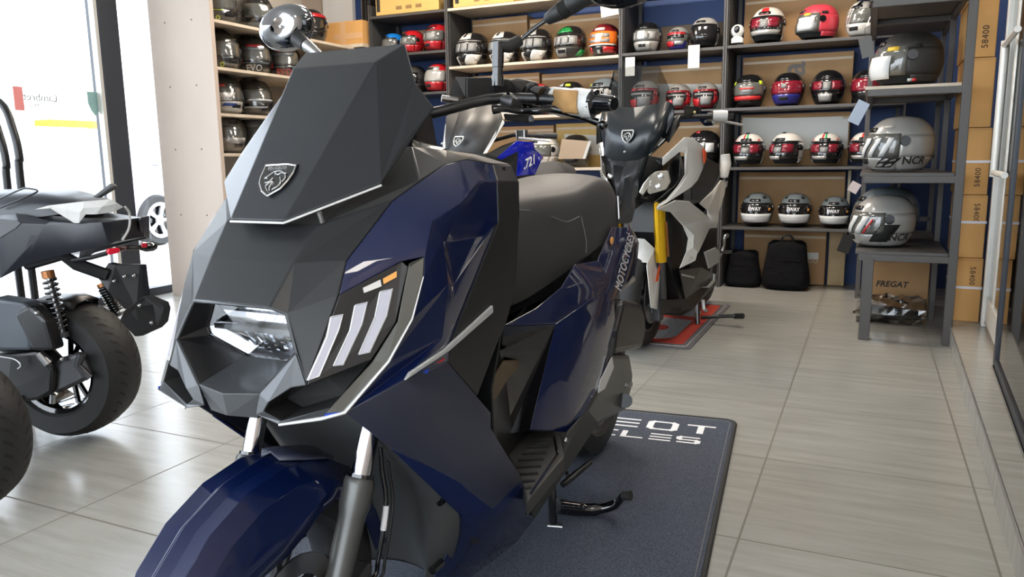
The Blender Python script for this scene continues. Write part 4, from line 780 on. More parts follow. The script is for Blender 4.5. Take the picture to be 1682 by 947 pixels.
helmet(((-0.3069,6.1200,1.3585)[0],6.12,1.349),'large black helmet with red visor film and silver chin, third along','hblack','hblack','visor',face=0,size=1.06,extra=[('visor_film','visorr',-56,-16,-.2,.26,.0075),('visor_film','visorr',16,54,-.2,.26,.0075),('visor_label','film',-12,12,-.2,.22,.008),('chin_plate','hsilver',-30,20,-.9,-.45,.007)])
helmet(((-0.0683,6.1400,1.3708)[0],6.14,1.349),'black helmet with red visor half hidden by the matt black one','hblack','hblack','visorr',face=-10,size=1.)
for i,(x_,lab) in enumerate((((-0.8270,6.1100,0.9312)[0],'white helmet with red and green crown stripes, first along its shelf from the upright'),((-0.5571,6.1100,0.9286)[0],'white helmet without crown stripes turned slightly aside'),((-0.2931,6.1100,0.9261)[0],'white helmet with red and green crown stripes beside the glossy grey helmet row'),((-0.0588,6.1100,0.9238)[0],'white striped helmet partly covered by the big grey helmet'))):
    st=[] if i==1 else [('crown_stripe','redm',-14,-6,.5,.97,.003),('crown_stripe','greenm',0,8,.5,.97,.003),('temple_mark','redm',-62,-52,.5,.6,.003),('temple_mark','redm',50,60,.5,.6,.003)]
    helmet((x_,6.11,.915),lab,'hwhite','hblack','visor',style='jet',face=-4 if i!=1 else -22,size=.99,group='white helmets with red visors',extra=st+[('visor_film','visorr',-60,-16,-.2,.28,.007),('visor_film','visorr',16,52,-.2,.28,.007),('visor_label','film',-13,13,-.22,.12,.008),('brow','hblack',-84,84,.4,.46,.006),('lower_band','hsilver',-50,10,-.62,-.4,.007),('crown_vent','lining',-16,16,.9,.97,.004)])
for i,(x_,lab) in enumerate((((-0.7566,6.1100,0.4636)[0],'blue grey helmet with white chin label above the dark bundle'),((-0.4730,6.1100,0.4703)[0],'blue grey helmet with white chin label above the black bag'),((-0.2129,6.1100,0.4764)[0],'blue grey helmet with white chin label in front of the pale carton strip'),((0.0058,6.1100,0.4815)[0],'blue grey helmet with white label peeking past the display rack'))):
    e=helmet((x_,6.11,.470),lab,'hsteel','hblack','visor',face=-2,size=.99,group='blue grey helmets with white labels',extra=[('chin_label','label',-64,64,-.72,-.22,.012),('crown_vent','lining',-52,-34,.66,.80,.003),('crown_vent','lining',34,52,.66,.80,.003),('visor_glint','amber',52,62,-.05,.1,.006)])
    if i<3: hlabel(e,'EWAY',0,.06,.036,'decal',off=.007,bold=.001)
# side-on helmets on the display rack
e=helmet((.155,4.83,1.345),'matt black open-face helmet side-on with white label and yellow mark','hmatt','hmatt','visorc',style='jet',face=-76,size=1.12,extra=[('side_label','label',-2,50,-.68,.1,.012),('side_mark','yelm',38,60,.26,.40,.004),('vent','lining',78,100,.34,.46,.003),('flag_mark','redm',88,96,-.84,-.74,.003),('flag_mark','label',80,88,-.84,-.74,.003)])
e=helmet((.140,4.84,.898),'large glossy warm grey helmet side-on, striped film on its visor','hsilver','hsilver','visorc',style='full',face=-72,size=1.14,vis=(-.5,.3),extra=[('visor_stripe','label',20,30,-.45,.2,.009,14),('visor_stripe','label',-6,8,-.45,.2,.009,14),('visor_stripe','label',42,52,-.45,.2,.009,14),('side_vent','lining',30,62,-.86,-.5,.004,20),('crown_ridge','hwhite',40,60,.55,.62,.004)])
hlabel(e,'NCR',104,-.62,.05,'ink',off=.004,bold=.0012)
e=helmet((.085,4.80,.486),'warm grey helmet side-on on the lowest rack shelf, red film on its visor','hsilver','hsilver','visorc',style='full',face=-70,size=1.08,vis=(-.5,.3),extra=[('visor_stripe','label',20,34,-.45,.2,.009,14),('visor_stripe','redm',38,42,-.45,.1,.009,14),('visor_stripe','label',-8,8,-.45,.2,.009,14),('side_vent','lining',50,84,-.8,-.1,.004,20)])
hlabel(e,'NCR',108,-.62,.05,'ink',off=.004,bold=.0012)
helmet((.10,5.14,.486),'darker grey helmet behind the warm grey one on the lowest rack shelf','hsteel','hsteel','visorc',face=-70,size=1.2)
# ---- bagged helmets in the wall rack
BAG=glass('clear plastic bag',(.86,.86,.86),.10,.12)
def bagged(px_, py_, z, label, shell, chin, ex, txt=None, tm=None, size=1.06, vis='visorc'):
    d=Vector((-4.48,YB[px_],z)); e=helmet(d,label,shell,chin,vis,face=80,size=size,extra=ex)
    if txt: hlabel(e,txt,-38,-.74,.062,tm,off=.008,bold=.0016)
    g=G(); random.seed(int(px_)); L=[]
    for j in range(9):
        u=-1+2*j/8
        L.append([hp(a,max(-.99,min(.985,u)),.010+random.uniform(-.004,.012)) for a in range(-180,180,20)])
    g.loft(L,True,False); o=obj('plastic_bag', g, BAG, e, smooth=30)
    return e
YB={390:4.52,450:4.92,395:4.53,451:4.86,470:5.2,388:4.53,428:4.84,380:4.52,420:4.85,372:4.51,510:5.5}
kv=[('crown_flash','hyel',-70,-20,.3,.6,.004,20),('chin_line','hyel',-70,-20,-.42,-.36,.008)]
bagged(390,0,2.003,'bagged black helmet with fluorescent yellow flashes, topmost rack shelf','hblack','hblack',kv,'o','hyel')
bagged(450,0,2.003,'bagged black helmet behind the yellow flashed one on the topmost rack shelf','hblack','hblack',[('lower_band','hsteel',-70,70,-.95,-.6,.006)])
bagged(395,0,1.678,'bagged dark helmet with one yellow ring mark on the second rack shelf','hblack','hblack',[('temple_mark','hyel',-100,-80,.0,.3,.006)],'o','hyel')
e_=[('crown_stripe','hsteel',-80,0,.2,.34,.006,10),('crown_stripe','hred',-60,-10,.36,.5,.006,10),('cheek','redm',-90,-70,-.5,-.2,.008),('chin_line','hsteel',-70,20,-.5,-.4,.008)]
bagged(451,0,1.678,'bagged black, red and pale blue helmet in the middle of the second rack shelf','hblack','hblack',e_,'EVO','label')
bagged(470,0,1.678,'bagged red and pale blue helmet deepest along the second rack shelf','hblack','hblack',e_,'EVO','redm')
w_=[('cheek','hwhite',-80,-20,-.3,.1,.006,20),('cheek','bluem',-50,-10,-.6,-.45,.008,10),('chin_line','label',-70,40,-.9,-.7,.008,10),('brow','redm',-70,-30,.4,.5,.006)]
bagged(388,0,1.355,'bagged white, black and blue helmet nearest the panel on the third rack shelf','hblack','hwhite',w_)
bagged(428,0,1.355,'bagged black helmet with pale chin lines, further back on the third rack shelf','hblack','hblack',[('chin_line','label',-80,0,-.6,-.5,.008,10),('chin_line','label',-60,40,-.2,-.1,.008,10)])
bagged(380,0,1.07,'bagged grey helmet nearest the panel on the lowest visible rack shelf','hgrey','hgrey',[('chin_line','hsilver',-80,40,-.5,-.2,.008)])
bagged(420,0,1.07,'bagged grey helmet behind another on the lowest visible rack shelf','hgrey','hgrey',[])

# keep neighbours apart and inside their bays
BAYS=((-4.14,-3.35),(-3.345,-1.812),(-1.808,-1.018),(-1.014,.20))
rows={}
for e,loc,size,face in HL:
    if loc[1]>6.0: rows.setdefault(round(loc[2],1),[]).append(e)
for r in rows.values():
    r.sort(key=lambda e:e.location.x)
    wid=lambda e: e.scale[0]*(.140 if abs(e.rotation_euler[2])<.75 else .178)
    for e in r:
        for x0,x1 in BAYS:
            if x0<e.location.x<x1:
                lo=x0+.022+wid(e); hi=x1-.016-wid(e)
                if lo<hi: e.location.x=min(max(e.location.x,lo),hi)
    for _ in range(4):
        for a,b in zip(r,r[1:]):
            d=b.location.x-a.location.x; n=wid(a)+wid(b)
            if .05<d<n: a.location.x-=min(.006,(n-d)/2); b.location.x+=min(.006,(n-d)/2)
    for e in r:
        for x0,x1 in BAYS:
            if x0<e.location.x<x1:
                lo=x0+.022+wid(e); hi=x1-.016-wid(e)
                if lo<hi: e.location.x=min(max(e.location.x,lo),hi)
    fs={e:1. for e in r}
    for a,b in zip(r,r[1:]):
        d=b.location.x-a.location.x; n=wid(a)+wid(b)
        if .05<d<n:
            for e in (a,b): fs[e]=min(fs[e],max(.78,d/n*.96))
    for e in r: e.scale=tuple(v*fs[e] for v in e.scale)
for e,loc,size,face in HL:
    if loc[1]<6.0 and loc[0]<-4: e.location.x=-4.47
    elif loc[1]>6.0: e.location.y=6.145

for e in (HL[0][0],HL[1][0],HL[16][0]): e.scale=tuple(v*.93 for v in e.scale)

# ================================================================== scooters behind and beside
M.update(pearl=mat('pearl grey white paint',(.70,.69,.65),.25,.1,.5), pearlw=mat('white edge paint',(.8,.79,.76),.25,0,.5), pearl2=mat('satin grey paint',(.60,.59,.56),.3,.1,.3), flame=mat('flame orange decal',(.8,.1,.02),.4), vivid=mat('vivid blue paint',(.004,.012,.36),.16,0,.8), scr2=mat('dark smoked screen',(.008,.012,.016),.28,0,.15), kblack=mat('satin blue black paint',(.007,.009,.015),.42,0,.25,coat_rough=.25), cloth=mat('white wrapping film',(.5,.49,.47),.4,bump=(60,.6,.004)), slate=mat('slate seat vinyl',(.06,.062,.066),.55))
def side(T, name, faces, m, both=True, **k):
    r=[]
    for sg in ((1,-1) if both else (1,)):
        g=G()
        for f in faces: g.add([(q if sg>0 else mir(q)) for q in f],[tuple(range(len(f)))])
        r.append(obj(name, g, m, T, **k))
    return r
def wheel2(T, name, axle, R_, W_, rimr, m_rim='alu', spokes=5, tread=False):
    w=empty(name, axle); w.parent=T
    pr=[(rimr,-W_*.42),(rimr+.012,-W_*.5),(R_-.03,-W_*.5),(R_-.010,-W_*.36),(R_-.001,-W_*.12),(R_-.001,W_*.12),(R_-.010,W_*.36),(R_-.03,W_*.5),(rimr+.012,W_*.5),(rimr,W_*.42)]
    obj('tyre', G().lathe(pr,'x',56), 'rubber', w, smooth=50)
    if tread:
        def tp(x,t): 
            a=abs(x)/(W_*.5); rr=R_-.001-.010*max(0,(a-.24)/.48)**1.3 if a<.72 else R_-.010-.02*((a-.72)/.28)
            return V(x,math.cos(t)*(rr+.0006),math.sin(t)*(rr+.0006))
        g=G()
        for i in range(40):
            t0=2*PI*i/40
            for sg in (1,-1):
                o_=0 if sg>0 else .5*2*PI/40
                A=[tp(sg*W_*f,t0+o_+d) for f,d in ((.06,0),(.18,.10),(.30,.15),(.42,.17))]; B_=[tp(sg*W_*f,t0+o_+d) for f,d in ((.07,.03),(.18,.142),(.30,.195),(.41,.20))]
                g.loft([A,B_],False,False)
        obj('tread_groove', g, 'void', w)
    g=G().lathe([(rimr+.004,-W_*.44),(rimr-.012,-W_*.40),(rimr-.02,-W_*.2),(rimr-.02,W_*.2),(rimr-.012,W_*.40),(rimr+.004,W_*.44)],'x',40); g.lathe([(0,-.04),(.035,-.04),(.04,0),(.035,.04),(0,.04)],'x',16)
    for k in range(spokes):
        t=2*PI*k/spokes
        for d in (-.18,.18): g.tube([V(0,math.cos(t+d*.5)*.03,math.sin(t+d*.5)*.03),V(0,math.cos(t+d)*(rimr-.016),math.sin(t+d)*(rimr-.016))],.010,6)
    obj('rim', g, m_rim, w, smooth=40); return w
def shield(T, c, n, up, size, m='silver', back='gloss'):
    """lion shield badge: rim, dark field and a few lines"""
    F=frame(c, V(up).cross(V(n)), up); pts=[(-.42,.5),(.42,.5),(.46,.44),(.44,.05),(.28,-.28),(0,-.56),(-.28,-.28),(-.44,.05),(-.46,.44)]
    P=[F@V(x*size,y*size,.002) for x,y in pts]; e=obj('emblem', G().prism(P,F.to_3x3()@V(0,0,.002)), back, T)
    g=G(); g.tube([F@V(x*size,y*size,.004) for x,y in pts+pts[:1]],size*.05,5); obj('rim', g, m, e)
    for L in ([(-.3,.02),(-.1,.24),(.12,.26),(.26,.1),(.24,-.08)],[(-.26,-.12),(-.06,.02),(-.02,-.3)],[(.12,.1),(.14,-.1),(.02,-.34)]):
        g=G(); g.tube(smoothpath([F@V(x*size,y*size,.005) for x,y in L],3),size*.04,5); obj('lion_line', g, m, e)
    return e
def common(T, seatm='slate', hw=.12, core='black'):
    g=G(); g.loft([[(-w_,t,z0),(-w_,t,z1),(w_,t,z1),(w_,t,z0)] for t,w_,z0,z1 in ((.26,.08,.62,.92),(.36,.15,.40,1.0),(.48,.17,.22,1.0),(.60,.15,.18,.6),(.85,.14,.18,.62),(1.1,.15,.22,.70),(1.35,.15,.40,.76),(1.62,.10,.62,.80))],True,True); obj('chassis', g, core, T)
    g=G(); rows=[]
    for t,top,wd,bot in ((.72,.90,.11,.70),(.85,.93,.14,.70),(1.05,.93,.16,.72),(1.2,.97,.165,.75),(1.4,.98,.15,.79),(1.55,.96,.12,.83),(1.62,.90,.08,.84)):
        rows.append([(math.sin(a)*wd,t,bot+(top-bot)*max(0,math.cos(a*.98))**.55) for a in (-PI/2+PI*k/12 for k in range(13))])
    g.loft(rows,False,False); g.add(rows[0],[tuple(range(13))]); g.add(rows[-1],[tuple(range(13))]); obj('seat', g, seatm, T, smooth=50)
# ------------------------------------------------------------------ white one
def white_scooter():
    T=empty('scooter', (-1.0755,3.6082,0), math.radians(-3), 'pearl white maxi-scooter with gold fork and dark screen parked behind the blue one','scooter'); common(T)
    a0=(0.0000,0.0508,0.9786); a1=(0.0700,0.0533,0.9869); a2=(0.1130,0.0569,1.0105); a3=(0.1550,0.1636,1.0833); a4=(0.1900,0.1945,1.1684); a5=(0.1850,0.2247,1.2369); a6=(0.1650,0.1931,1.2634); a7=(0.1200,0.1432,1.2476)
    c7=(0.1150,0.1953,1.4313); t0=(0,c7[1]-.01,c7[2]+.006); m0=(0,a7[1]+.02,a7[2]-.01)
    g=panel([[a0,a1,a7,m0],[a1,a2,a6,a7],[a2,a3,a4,a5,a6]]); ws=obj('windscreen', g, 'scr2', T, solid=.004, smooth=30)
    g=panel([[m0,a7,c7,t0],[a7,a6,(0.1600,0.3094,1.2796),c7]]); obj('clear_screen', g, glass('smoked clear screen',(.42,.44,.46),.05), ws, smooth=30)
    side(T,'screen_wing',[[a2,a3,(0.1700,0.1563,1.0767),(0.1200,0.0551,1.0044)],[a3,a4,(0.2150,0.2226,1.1960),(0.2150,0.2152,1.1470),(0.1850,0.1383,1.0640)]],'gloss',solid=.004)
    side(T,'bright_edge',[[(0.1150,0.0509,1.0063),(0.1600,0.1679,1.0881),(0.1620,0.1664,1.0740),(0.1180,0.0711,1.0092)]],'pearlw',solid=.004)
    c=V((0.0000,0.0750,1.0948)); up=(V(m0)-V(a0)).normalized(); n=V(1,0,0).cross(up); n=n if n.y<0 else -n
    shield(T, c+n*.004, n, up, .062); g=G(); q=V((0.0000,0.0365,1.0244)); g.ball(q,.007,10,6); obj('screen_screw', g, 'steel', ws, smooth=80)
    # nose
    n0=(0.0000,0.0195,0.7919); n1=(0.0500,0.0633,0.7902); n2=(0.0620,0.0840,0.8327); n3=(0.1500,0.1670,0.9555); n4=(0.1500,0.1541,0.9914); n5=(0.1200,0.0353,1.0045)
    g=panel([[a0,a1,n2,n1,n0],[a1,a2,n5,n4,n3,n2]]); obj('nose_cowl', g, 'matte', T, solid=.004, smooth=30)
    g=panel([[n0,n1,(0.0750,0.1261,0.7808),(0.0500,0.0268,0.7428),(0,n0[1]+.03,n0[2]-.05)],[n1,n2,(0.1200,0.1702,0.7727),(0.0750,0.1263,0.7777)]]); obj('nose_lip', g, 'black', T, solid=.004)
    f=[(0.1500,0.1562,0.9575),(0.1520,0.1535,0.9963),(0.1850,0.2390,1.0465),(0.2250,0.2713,1.0926),(0.2500,0.3519,1.0890),(0.2700,0.4575,1.0450),(0.2750,0.5109,0.9876),(0.2680,0.4649,0.9293),(0.2560,0.4259,0.8780),(0.2400,0.3637,0.8444),(0.1350,0.1231,0.7456),(0.1350,0.1471,0.7679),(0.1650,0.1926,0.7878),(0.2000,0.2811,0.8538),(0.2200,0.3226,0.9067),(0.2280,0.3047,1.0461),(0.2050,0.2613,1.0213)]
    side(T,'front_fairing',[[f[0],f[1],f[2],f[16]],[f[2],f[3],f[15],f[16]],[f[3],f[4],f[5],f[6],f[15]],[f[15],f[6],f[7],f[14]],[f[14],f[7],f[8],f[9],f[13]],[f[13],f[9],f[12]],[f[12],f[9],f[10],f[11]]],'pearl',solid=.006,smooth=28,bevel=.003)
    side(T,'fairing_edge',[[(0.2080,0.2505,1.0212),(0.2320,0.3015,1.0492),(0.2280,0.3434,0.9126),(0.2080,0.2762,0.8476),(0.1700,0.1872,0.7787),(0.1380,0.1171,0.7541),(0.1380,0.1436,0.7682),(0.1660,0.1889,0.7924),(0.2000,0.2691,0.8574),(0.2220,0.3077,0.9103),(0.2220,0.2938,1.0148)]],'pearlw',solid=.004)
    side(T,'lamp_bed',[[n2,n3,(0.2000,0.2794,1.0202),(0.2150,0.3406,0.9127),(0.1950,0.2873,0.8535),(0.1350,0.1851,0.7733),(0.0800,0.0503,0.8036)]],'gloss',solid=.004)
    for sg in (1,-1):
        L=[(0.0660,0.0720,0.8302),(0.0850,0.0753,0.8703),(0.1180,0.0862,0.9129),(0.1380,0.1132,0.9318),(0.1760,0.1782,0.9328),(0.1780,0.2172,0.8781),(0.1600,0.2060,0.8407),(0.0900,0.0884,0.8129)]; L=[(q if sg>0 else mir(q)) for q in L]
        o=obj('headlight', G().prism(L,(0,-.02,0)), mat('lit lamp lens',(.72,.68,.6),.08,.25,.8), T, bevel=.006)
        c=sum((V(q) for q in L),V(0,0,0))/8
        for i,d in enumerate(((-.03,-.02),(.02,-.02),(.03,.03))): g=G(); g.ball(c+V(d[0],-.03,d[1]),(.018,.008,.016),10,6); obj('bulb_cell', g, 'chrome', o, smooth=80)
    side(T,'orange_flash',[[(0.2760,0.4392,1.0397),(0.2800,0.4894,1.0203),(0.2800,0.4911,0.9811),(0.2780,0.4609,0.9619)]],'flame',solid=.004)
    side(T,'knee_panel',[[f[6],(0.2500,0.8996,0.9569),(0.2400,0.9835,0.8976),(0.2200,0.9207,0.8264),f[8],f[7]],[f[8],(0.2200,0.9207,0.8264),(0.2200,0.6203,0.7622),(0.2350,0.3937,0.7812),f[9]],[f[4],f[5],f[6],(.2,.62,1.02)]],'matte',solid=.005)
    w=[(0.1400,0.1098,0.7463),(0.2000,0.2179,0.7860),(0.2350,0.3476,0.7756),(0.2620,0.6883,0.6653),(0.2620,0.6944,0.6142),(0.2520,0.5012,0.4995),(0.2280,0.3791,0.4544),(0.2050,0.3060,0.4354),(0.2150,0.3926,0.5102),(0.2150,0.4257,0.5792),(0.2000,0.3707,0.6477),(0.1700,0.2453,0.7251)]
    side(T,'leg_shield',[[w[0],w[1],w[11]],[w[1],w[2],w[3],w[10],w[11]],[w[3],w[4],w[5],w[9],w[10]],[w[5],w[6],w[7],w[8],w[9]]],'pearl2',solid=.006,smooth=28,bevel=.003)
    side(T,'leg_shield_edge',[[(0.1730,0.2349,0.7259),(0.2040,0.3559,0.6490),(0.2200,0.4068,0.5812),(0.2200,0.3738,0.5125),(0.2100,0.2878,0.4381),(0.2460,0.4584,0.4592),(0.2540,0.4704,0.5031),(0.2400,0.4275,0.5316),(0.2400,0.4369,0.5951)]],'pearlw',solid=.003)
    side(T,'tail_panel',[[(0.2250,0.6018,0.7496),(0.2000,1.0091,0.8007),(0.1800,1.2892,0.8515),(0.1750,1.4630,0.8462),(0.1900,1.3448,0.7626),(0.2100,1.1139,0.6621),(0.2200,1.0453,0.5834),(0.2400,0.7345,0.6016),(0.2400,0.7226,0.7047)]],'pearl',solid=.006)
    side(T,'orange_tag',[[(0.2000,1.1473,0.7412),(0.1950,1.2306,0.7407),(0.2050,1.1673,0.6785),(0.2100,1.0973,0.6869)]],'flame',solid=.004)
    # fork, mudguard, wheel
    for sg in (1,-1):
        F_=(lambda p:V(p)) if sg>0 else (lambda p:V(mir(p)))
        a=F_((.115,.235,.735)); b=F_((.115,.285,.465)); d=b-a
        obj('fork_tube', G().tube([a-d*.3,a+d*.98],.030,16), 'gold', T, smooth=60); obj('fork_leg', G().tube([a+d*.9,a+d*1.9],.022,12), 'alu', T, smooth=60)
        obj('fork_guard', G().tube([a+V(sg*.03,.02,-.06),b+V(sg*.03,.02,.03)],.007,8), mat('copper pipe',(.4,.16,.05),.3,.7), T)
    g=panel([[(0.0000,0.1819,0.5953),(0.0500,0.2025,0.5912),(0.0850,0.2739,0.5339),(0.0750,0.1806,0.4733),(0.0000,0.1864,0.4752)],[(0.0850,0.2739,0.5339),(0.0980,0.3203,0.4731),(0.1050,0.3198,0.4573),(0.1100,0.2750,0.3912),(0.1050,0.2667,0.2186),(0.0950,0.1850,0.2445),(0.0820,0.1494,0.4620),(0.0750,0.1806,0.4733)]])
    md=obj('front_mudguard', g, 'pearlw', T, solid=.005, bevel=.002, smooth=30)
    side(T,'mudguard_flash',[[(0.1130,0.2665,0.4565),(0.1140,0.2844,0.4606),(0.1160,0.2298,0.3741),(0.1120,0.2007,0.3782)]],'flame',solid=.003)
    w_=wheel2(T,'front_wheel',(0,.32,.27),.262,.115,.18); obj('brake_disc', G().lathe([(.08,.058),(.135,.058),(.135,.063),(.08,.063)],'x',28,closed=True), 'steel', w_)
    obj('brake_caliper', G().box((.05,.33,.14),(.10,.40,.24)), 'alu', T, bevel=.008)
    g=G(); g.loft([[(-.17,t,z),(-.10,t-.05,z),(.10,t-.05,z),(.17,t,z)] for t,z in ((.50,.76),(.58,.6),(.64,.4),(.62,.2))],False,False); obj('inner_shield', g, 'black', T, solid=.004)
    obj('front_grille', G().box((-.11,.40,.60),(.11,.42,.73)), 'gloss', T)
    # lower body
    side(T,'sill',[[(0.1900,0.3524,0.4213),(0.2250,0.6797,0.3941),(0.2250,1.0812,0.2931),(0.2220,1.0416,0.2378),(0.2000,0.5997,0.1684),(0.1800,0.4546,0.1568),(0.1200,0.2591,0.1968),(0.1200,0.2544,0.2745),(0.1800,0.5086,0.2443)]],'black',solid=.006,bevel=.003)
    side(T,'sill_mark',[[(0.1980,0.3692,0.3992),(0.2150,0.5728,0.3551),(0.2150,0.5737,0.3465),(0.1980,0.3851,0.3864)]],'silver',solid=.004)
    side(T,'heel_plate',[[(0.2300,0.7129,0.4747),(0.2300,0.9773,0.4721),(0.2260,1.1195,0.4286),(0.2260,1.0947,0.3708),(0.2280,0.8297,0.3658)]],'silver',solid=.01,bevel=.004)
    side(T,'kick_plate',[[(0.2300,0.6893,0.2787),(0.2320,0.8061,0.2697),(0.2320,0.9460,0.2850),(0.2320,0.9492,0.3210),(0.2340,0.9804,0.3123),(0.2340,0.9778,0.2713),(0.2340,0.8361,0.2545)]],'silver',solid=.006)
    for sg in (1,-1):
        F_=(lambda p:V(p)) if sg>0 else (lambda p:V(mir(p)))
        obj('foot_peg', G().tube(smoothpath([F_((0.2250,1.1084,0.3925)),F_((0.2350,1.1582,0.4528)),F_((0.2450,1.1255,0.5126)),F_((0.2600,1.1595,0.5266))],4),.014,8), 'steel', T, smooth=70)
        obj('peg_bracket', G().tube([F_((0.2200,1.0646,0.4346)),F_((0.2500,1.3107,0.4081))],.010,8), 'alu', T)
    obj('exhaust', G().tube([(-.2,1.0,.25),(-.21,1.3,.3),(-.22,1.7,.42)],[.03,.055,.06],12), 'alu', T, smooth=60)
    wheel2(T,'rear_wheel',(0,1.5,.30),.27,.15,.18)
    # controls
    for sg in (1,-1):
        F_=(lambda p:V(p)) if sg>0 else (lambda p:V(mir(p)))
        gl=V((0.2900,0.5754,1.2046)); gr=V((0.3600,0.6798,1.2029)); gr.y=gl.y+.02; ax=(gr-gl).normalized()
        obj('grip', G().tube([F_(gl-ax*.03),F_(gr)],.017,12), 'soft', T); obj('grip_wrap', G().tube([F_(gl),F_(gl+ax*.05),F_(gr)],[.028,.030,.027],12), 'cloth' , T, smooth=60)
        obj('bar_end', G().tube([F_(gr),F_(gr+ax*.03)],[.016,.015],12), 'gloss', T)
        sw=[(0.1800,0.4041,1.2513),(0.2200,0.5555,1.2535),(0.2200,0.5694,1.1971),(0.1800,0.4210,1.1960)]; obj('fluid_reservoir', G().prism([F_(q) for q in sw],(0,.05,0)), 'black', T, bevel=.004)
        obj('reservoir_screw', G().ball(F_(V((0.2100,0.5114,1.2212))+V(0,-.004,0)),.009,10,6), mat('brass screw',(.5,.45,.2),.4,.6), T, smooth=80)
        obj('switch_block', G().prism([F_(q) for q in ((0.2250,0.5512,1.2322),(0.2550,0.6771,1.2368),(0.2550,0.7154,1.1608),(0.2350,0.6143,1.1551),(0.2250,0.5567,1.1800))],(0,.05,0)), 'gloss', T, bevel=.005)
        obj('brake_lever', G().tube(smoothpath([F_((0.2700,0.6638,1.1789)),F_((0.3100,0.7894,1.1798)),F_((0.3700,0.9303,1.1658))],4),[.008]*4+[.007]*5,8), 'silver', T, smooth=70)
        obj('handlebar', G().tube([F_(V(0,.42,1.15)),F_(V(.14,.47,1.2)),F_(gl)],.012,8), 'black', T)
        h=[V((0.1600,1.4826,1.0073)),V((0.1650,1.4875,0.9427)),V((0.1700,1.4206,0.8676))]
        obj('grab_rail', G().tube([F_(h[0]),F_(h[1]),F_(h[2]),F_(h[2]+V(0,.02,-.06))],[.03,.034,.026,.018],12), 'cloth', T, smooth=70); obj('tape_band', G().tube([F_(h[2]),F_(h[2]+V(0,.004,-.02))],.030,12), 'gloss', T)
    # stands
    for sg in (1,-1): obj('stand_leg', G().tube([(sg*.13,.97,.20),(sg*.145,.95,.012)],.014,10), 'gloss', T)
    obj('stand_lever', G().tube(smoothpath([(0.1600,0.9776,0.0472),(0.2400,1.0273,0.0511),(0.3300,1.0297,0.0609),(0.3600,1.0360,0.0650)],4),.011,8), 'black', T, smooth=70); obj('lever_pad', G().tube([(0.3400,1.0469,0.0585),(0.3950,1.0070,0.0705)],.017,10), 'soft', T)
    obj('side_stand', G().tube([(0.1600,1.0036,0.1507),(0.1700,0.9875,0.0979),(0.1800,1.0125,0.0829)],.012,8), 'silver', T)
    return T
white_scooter()
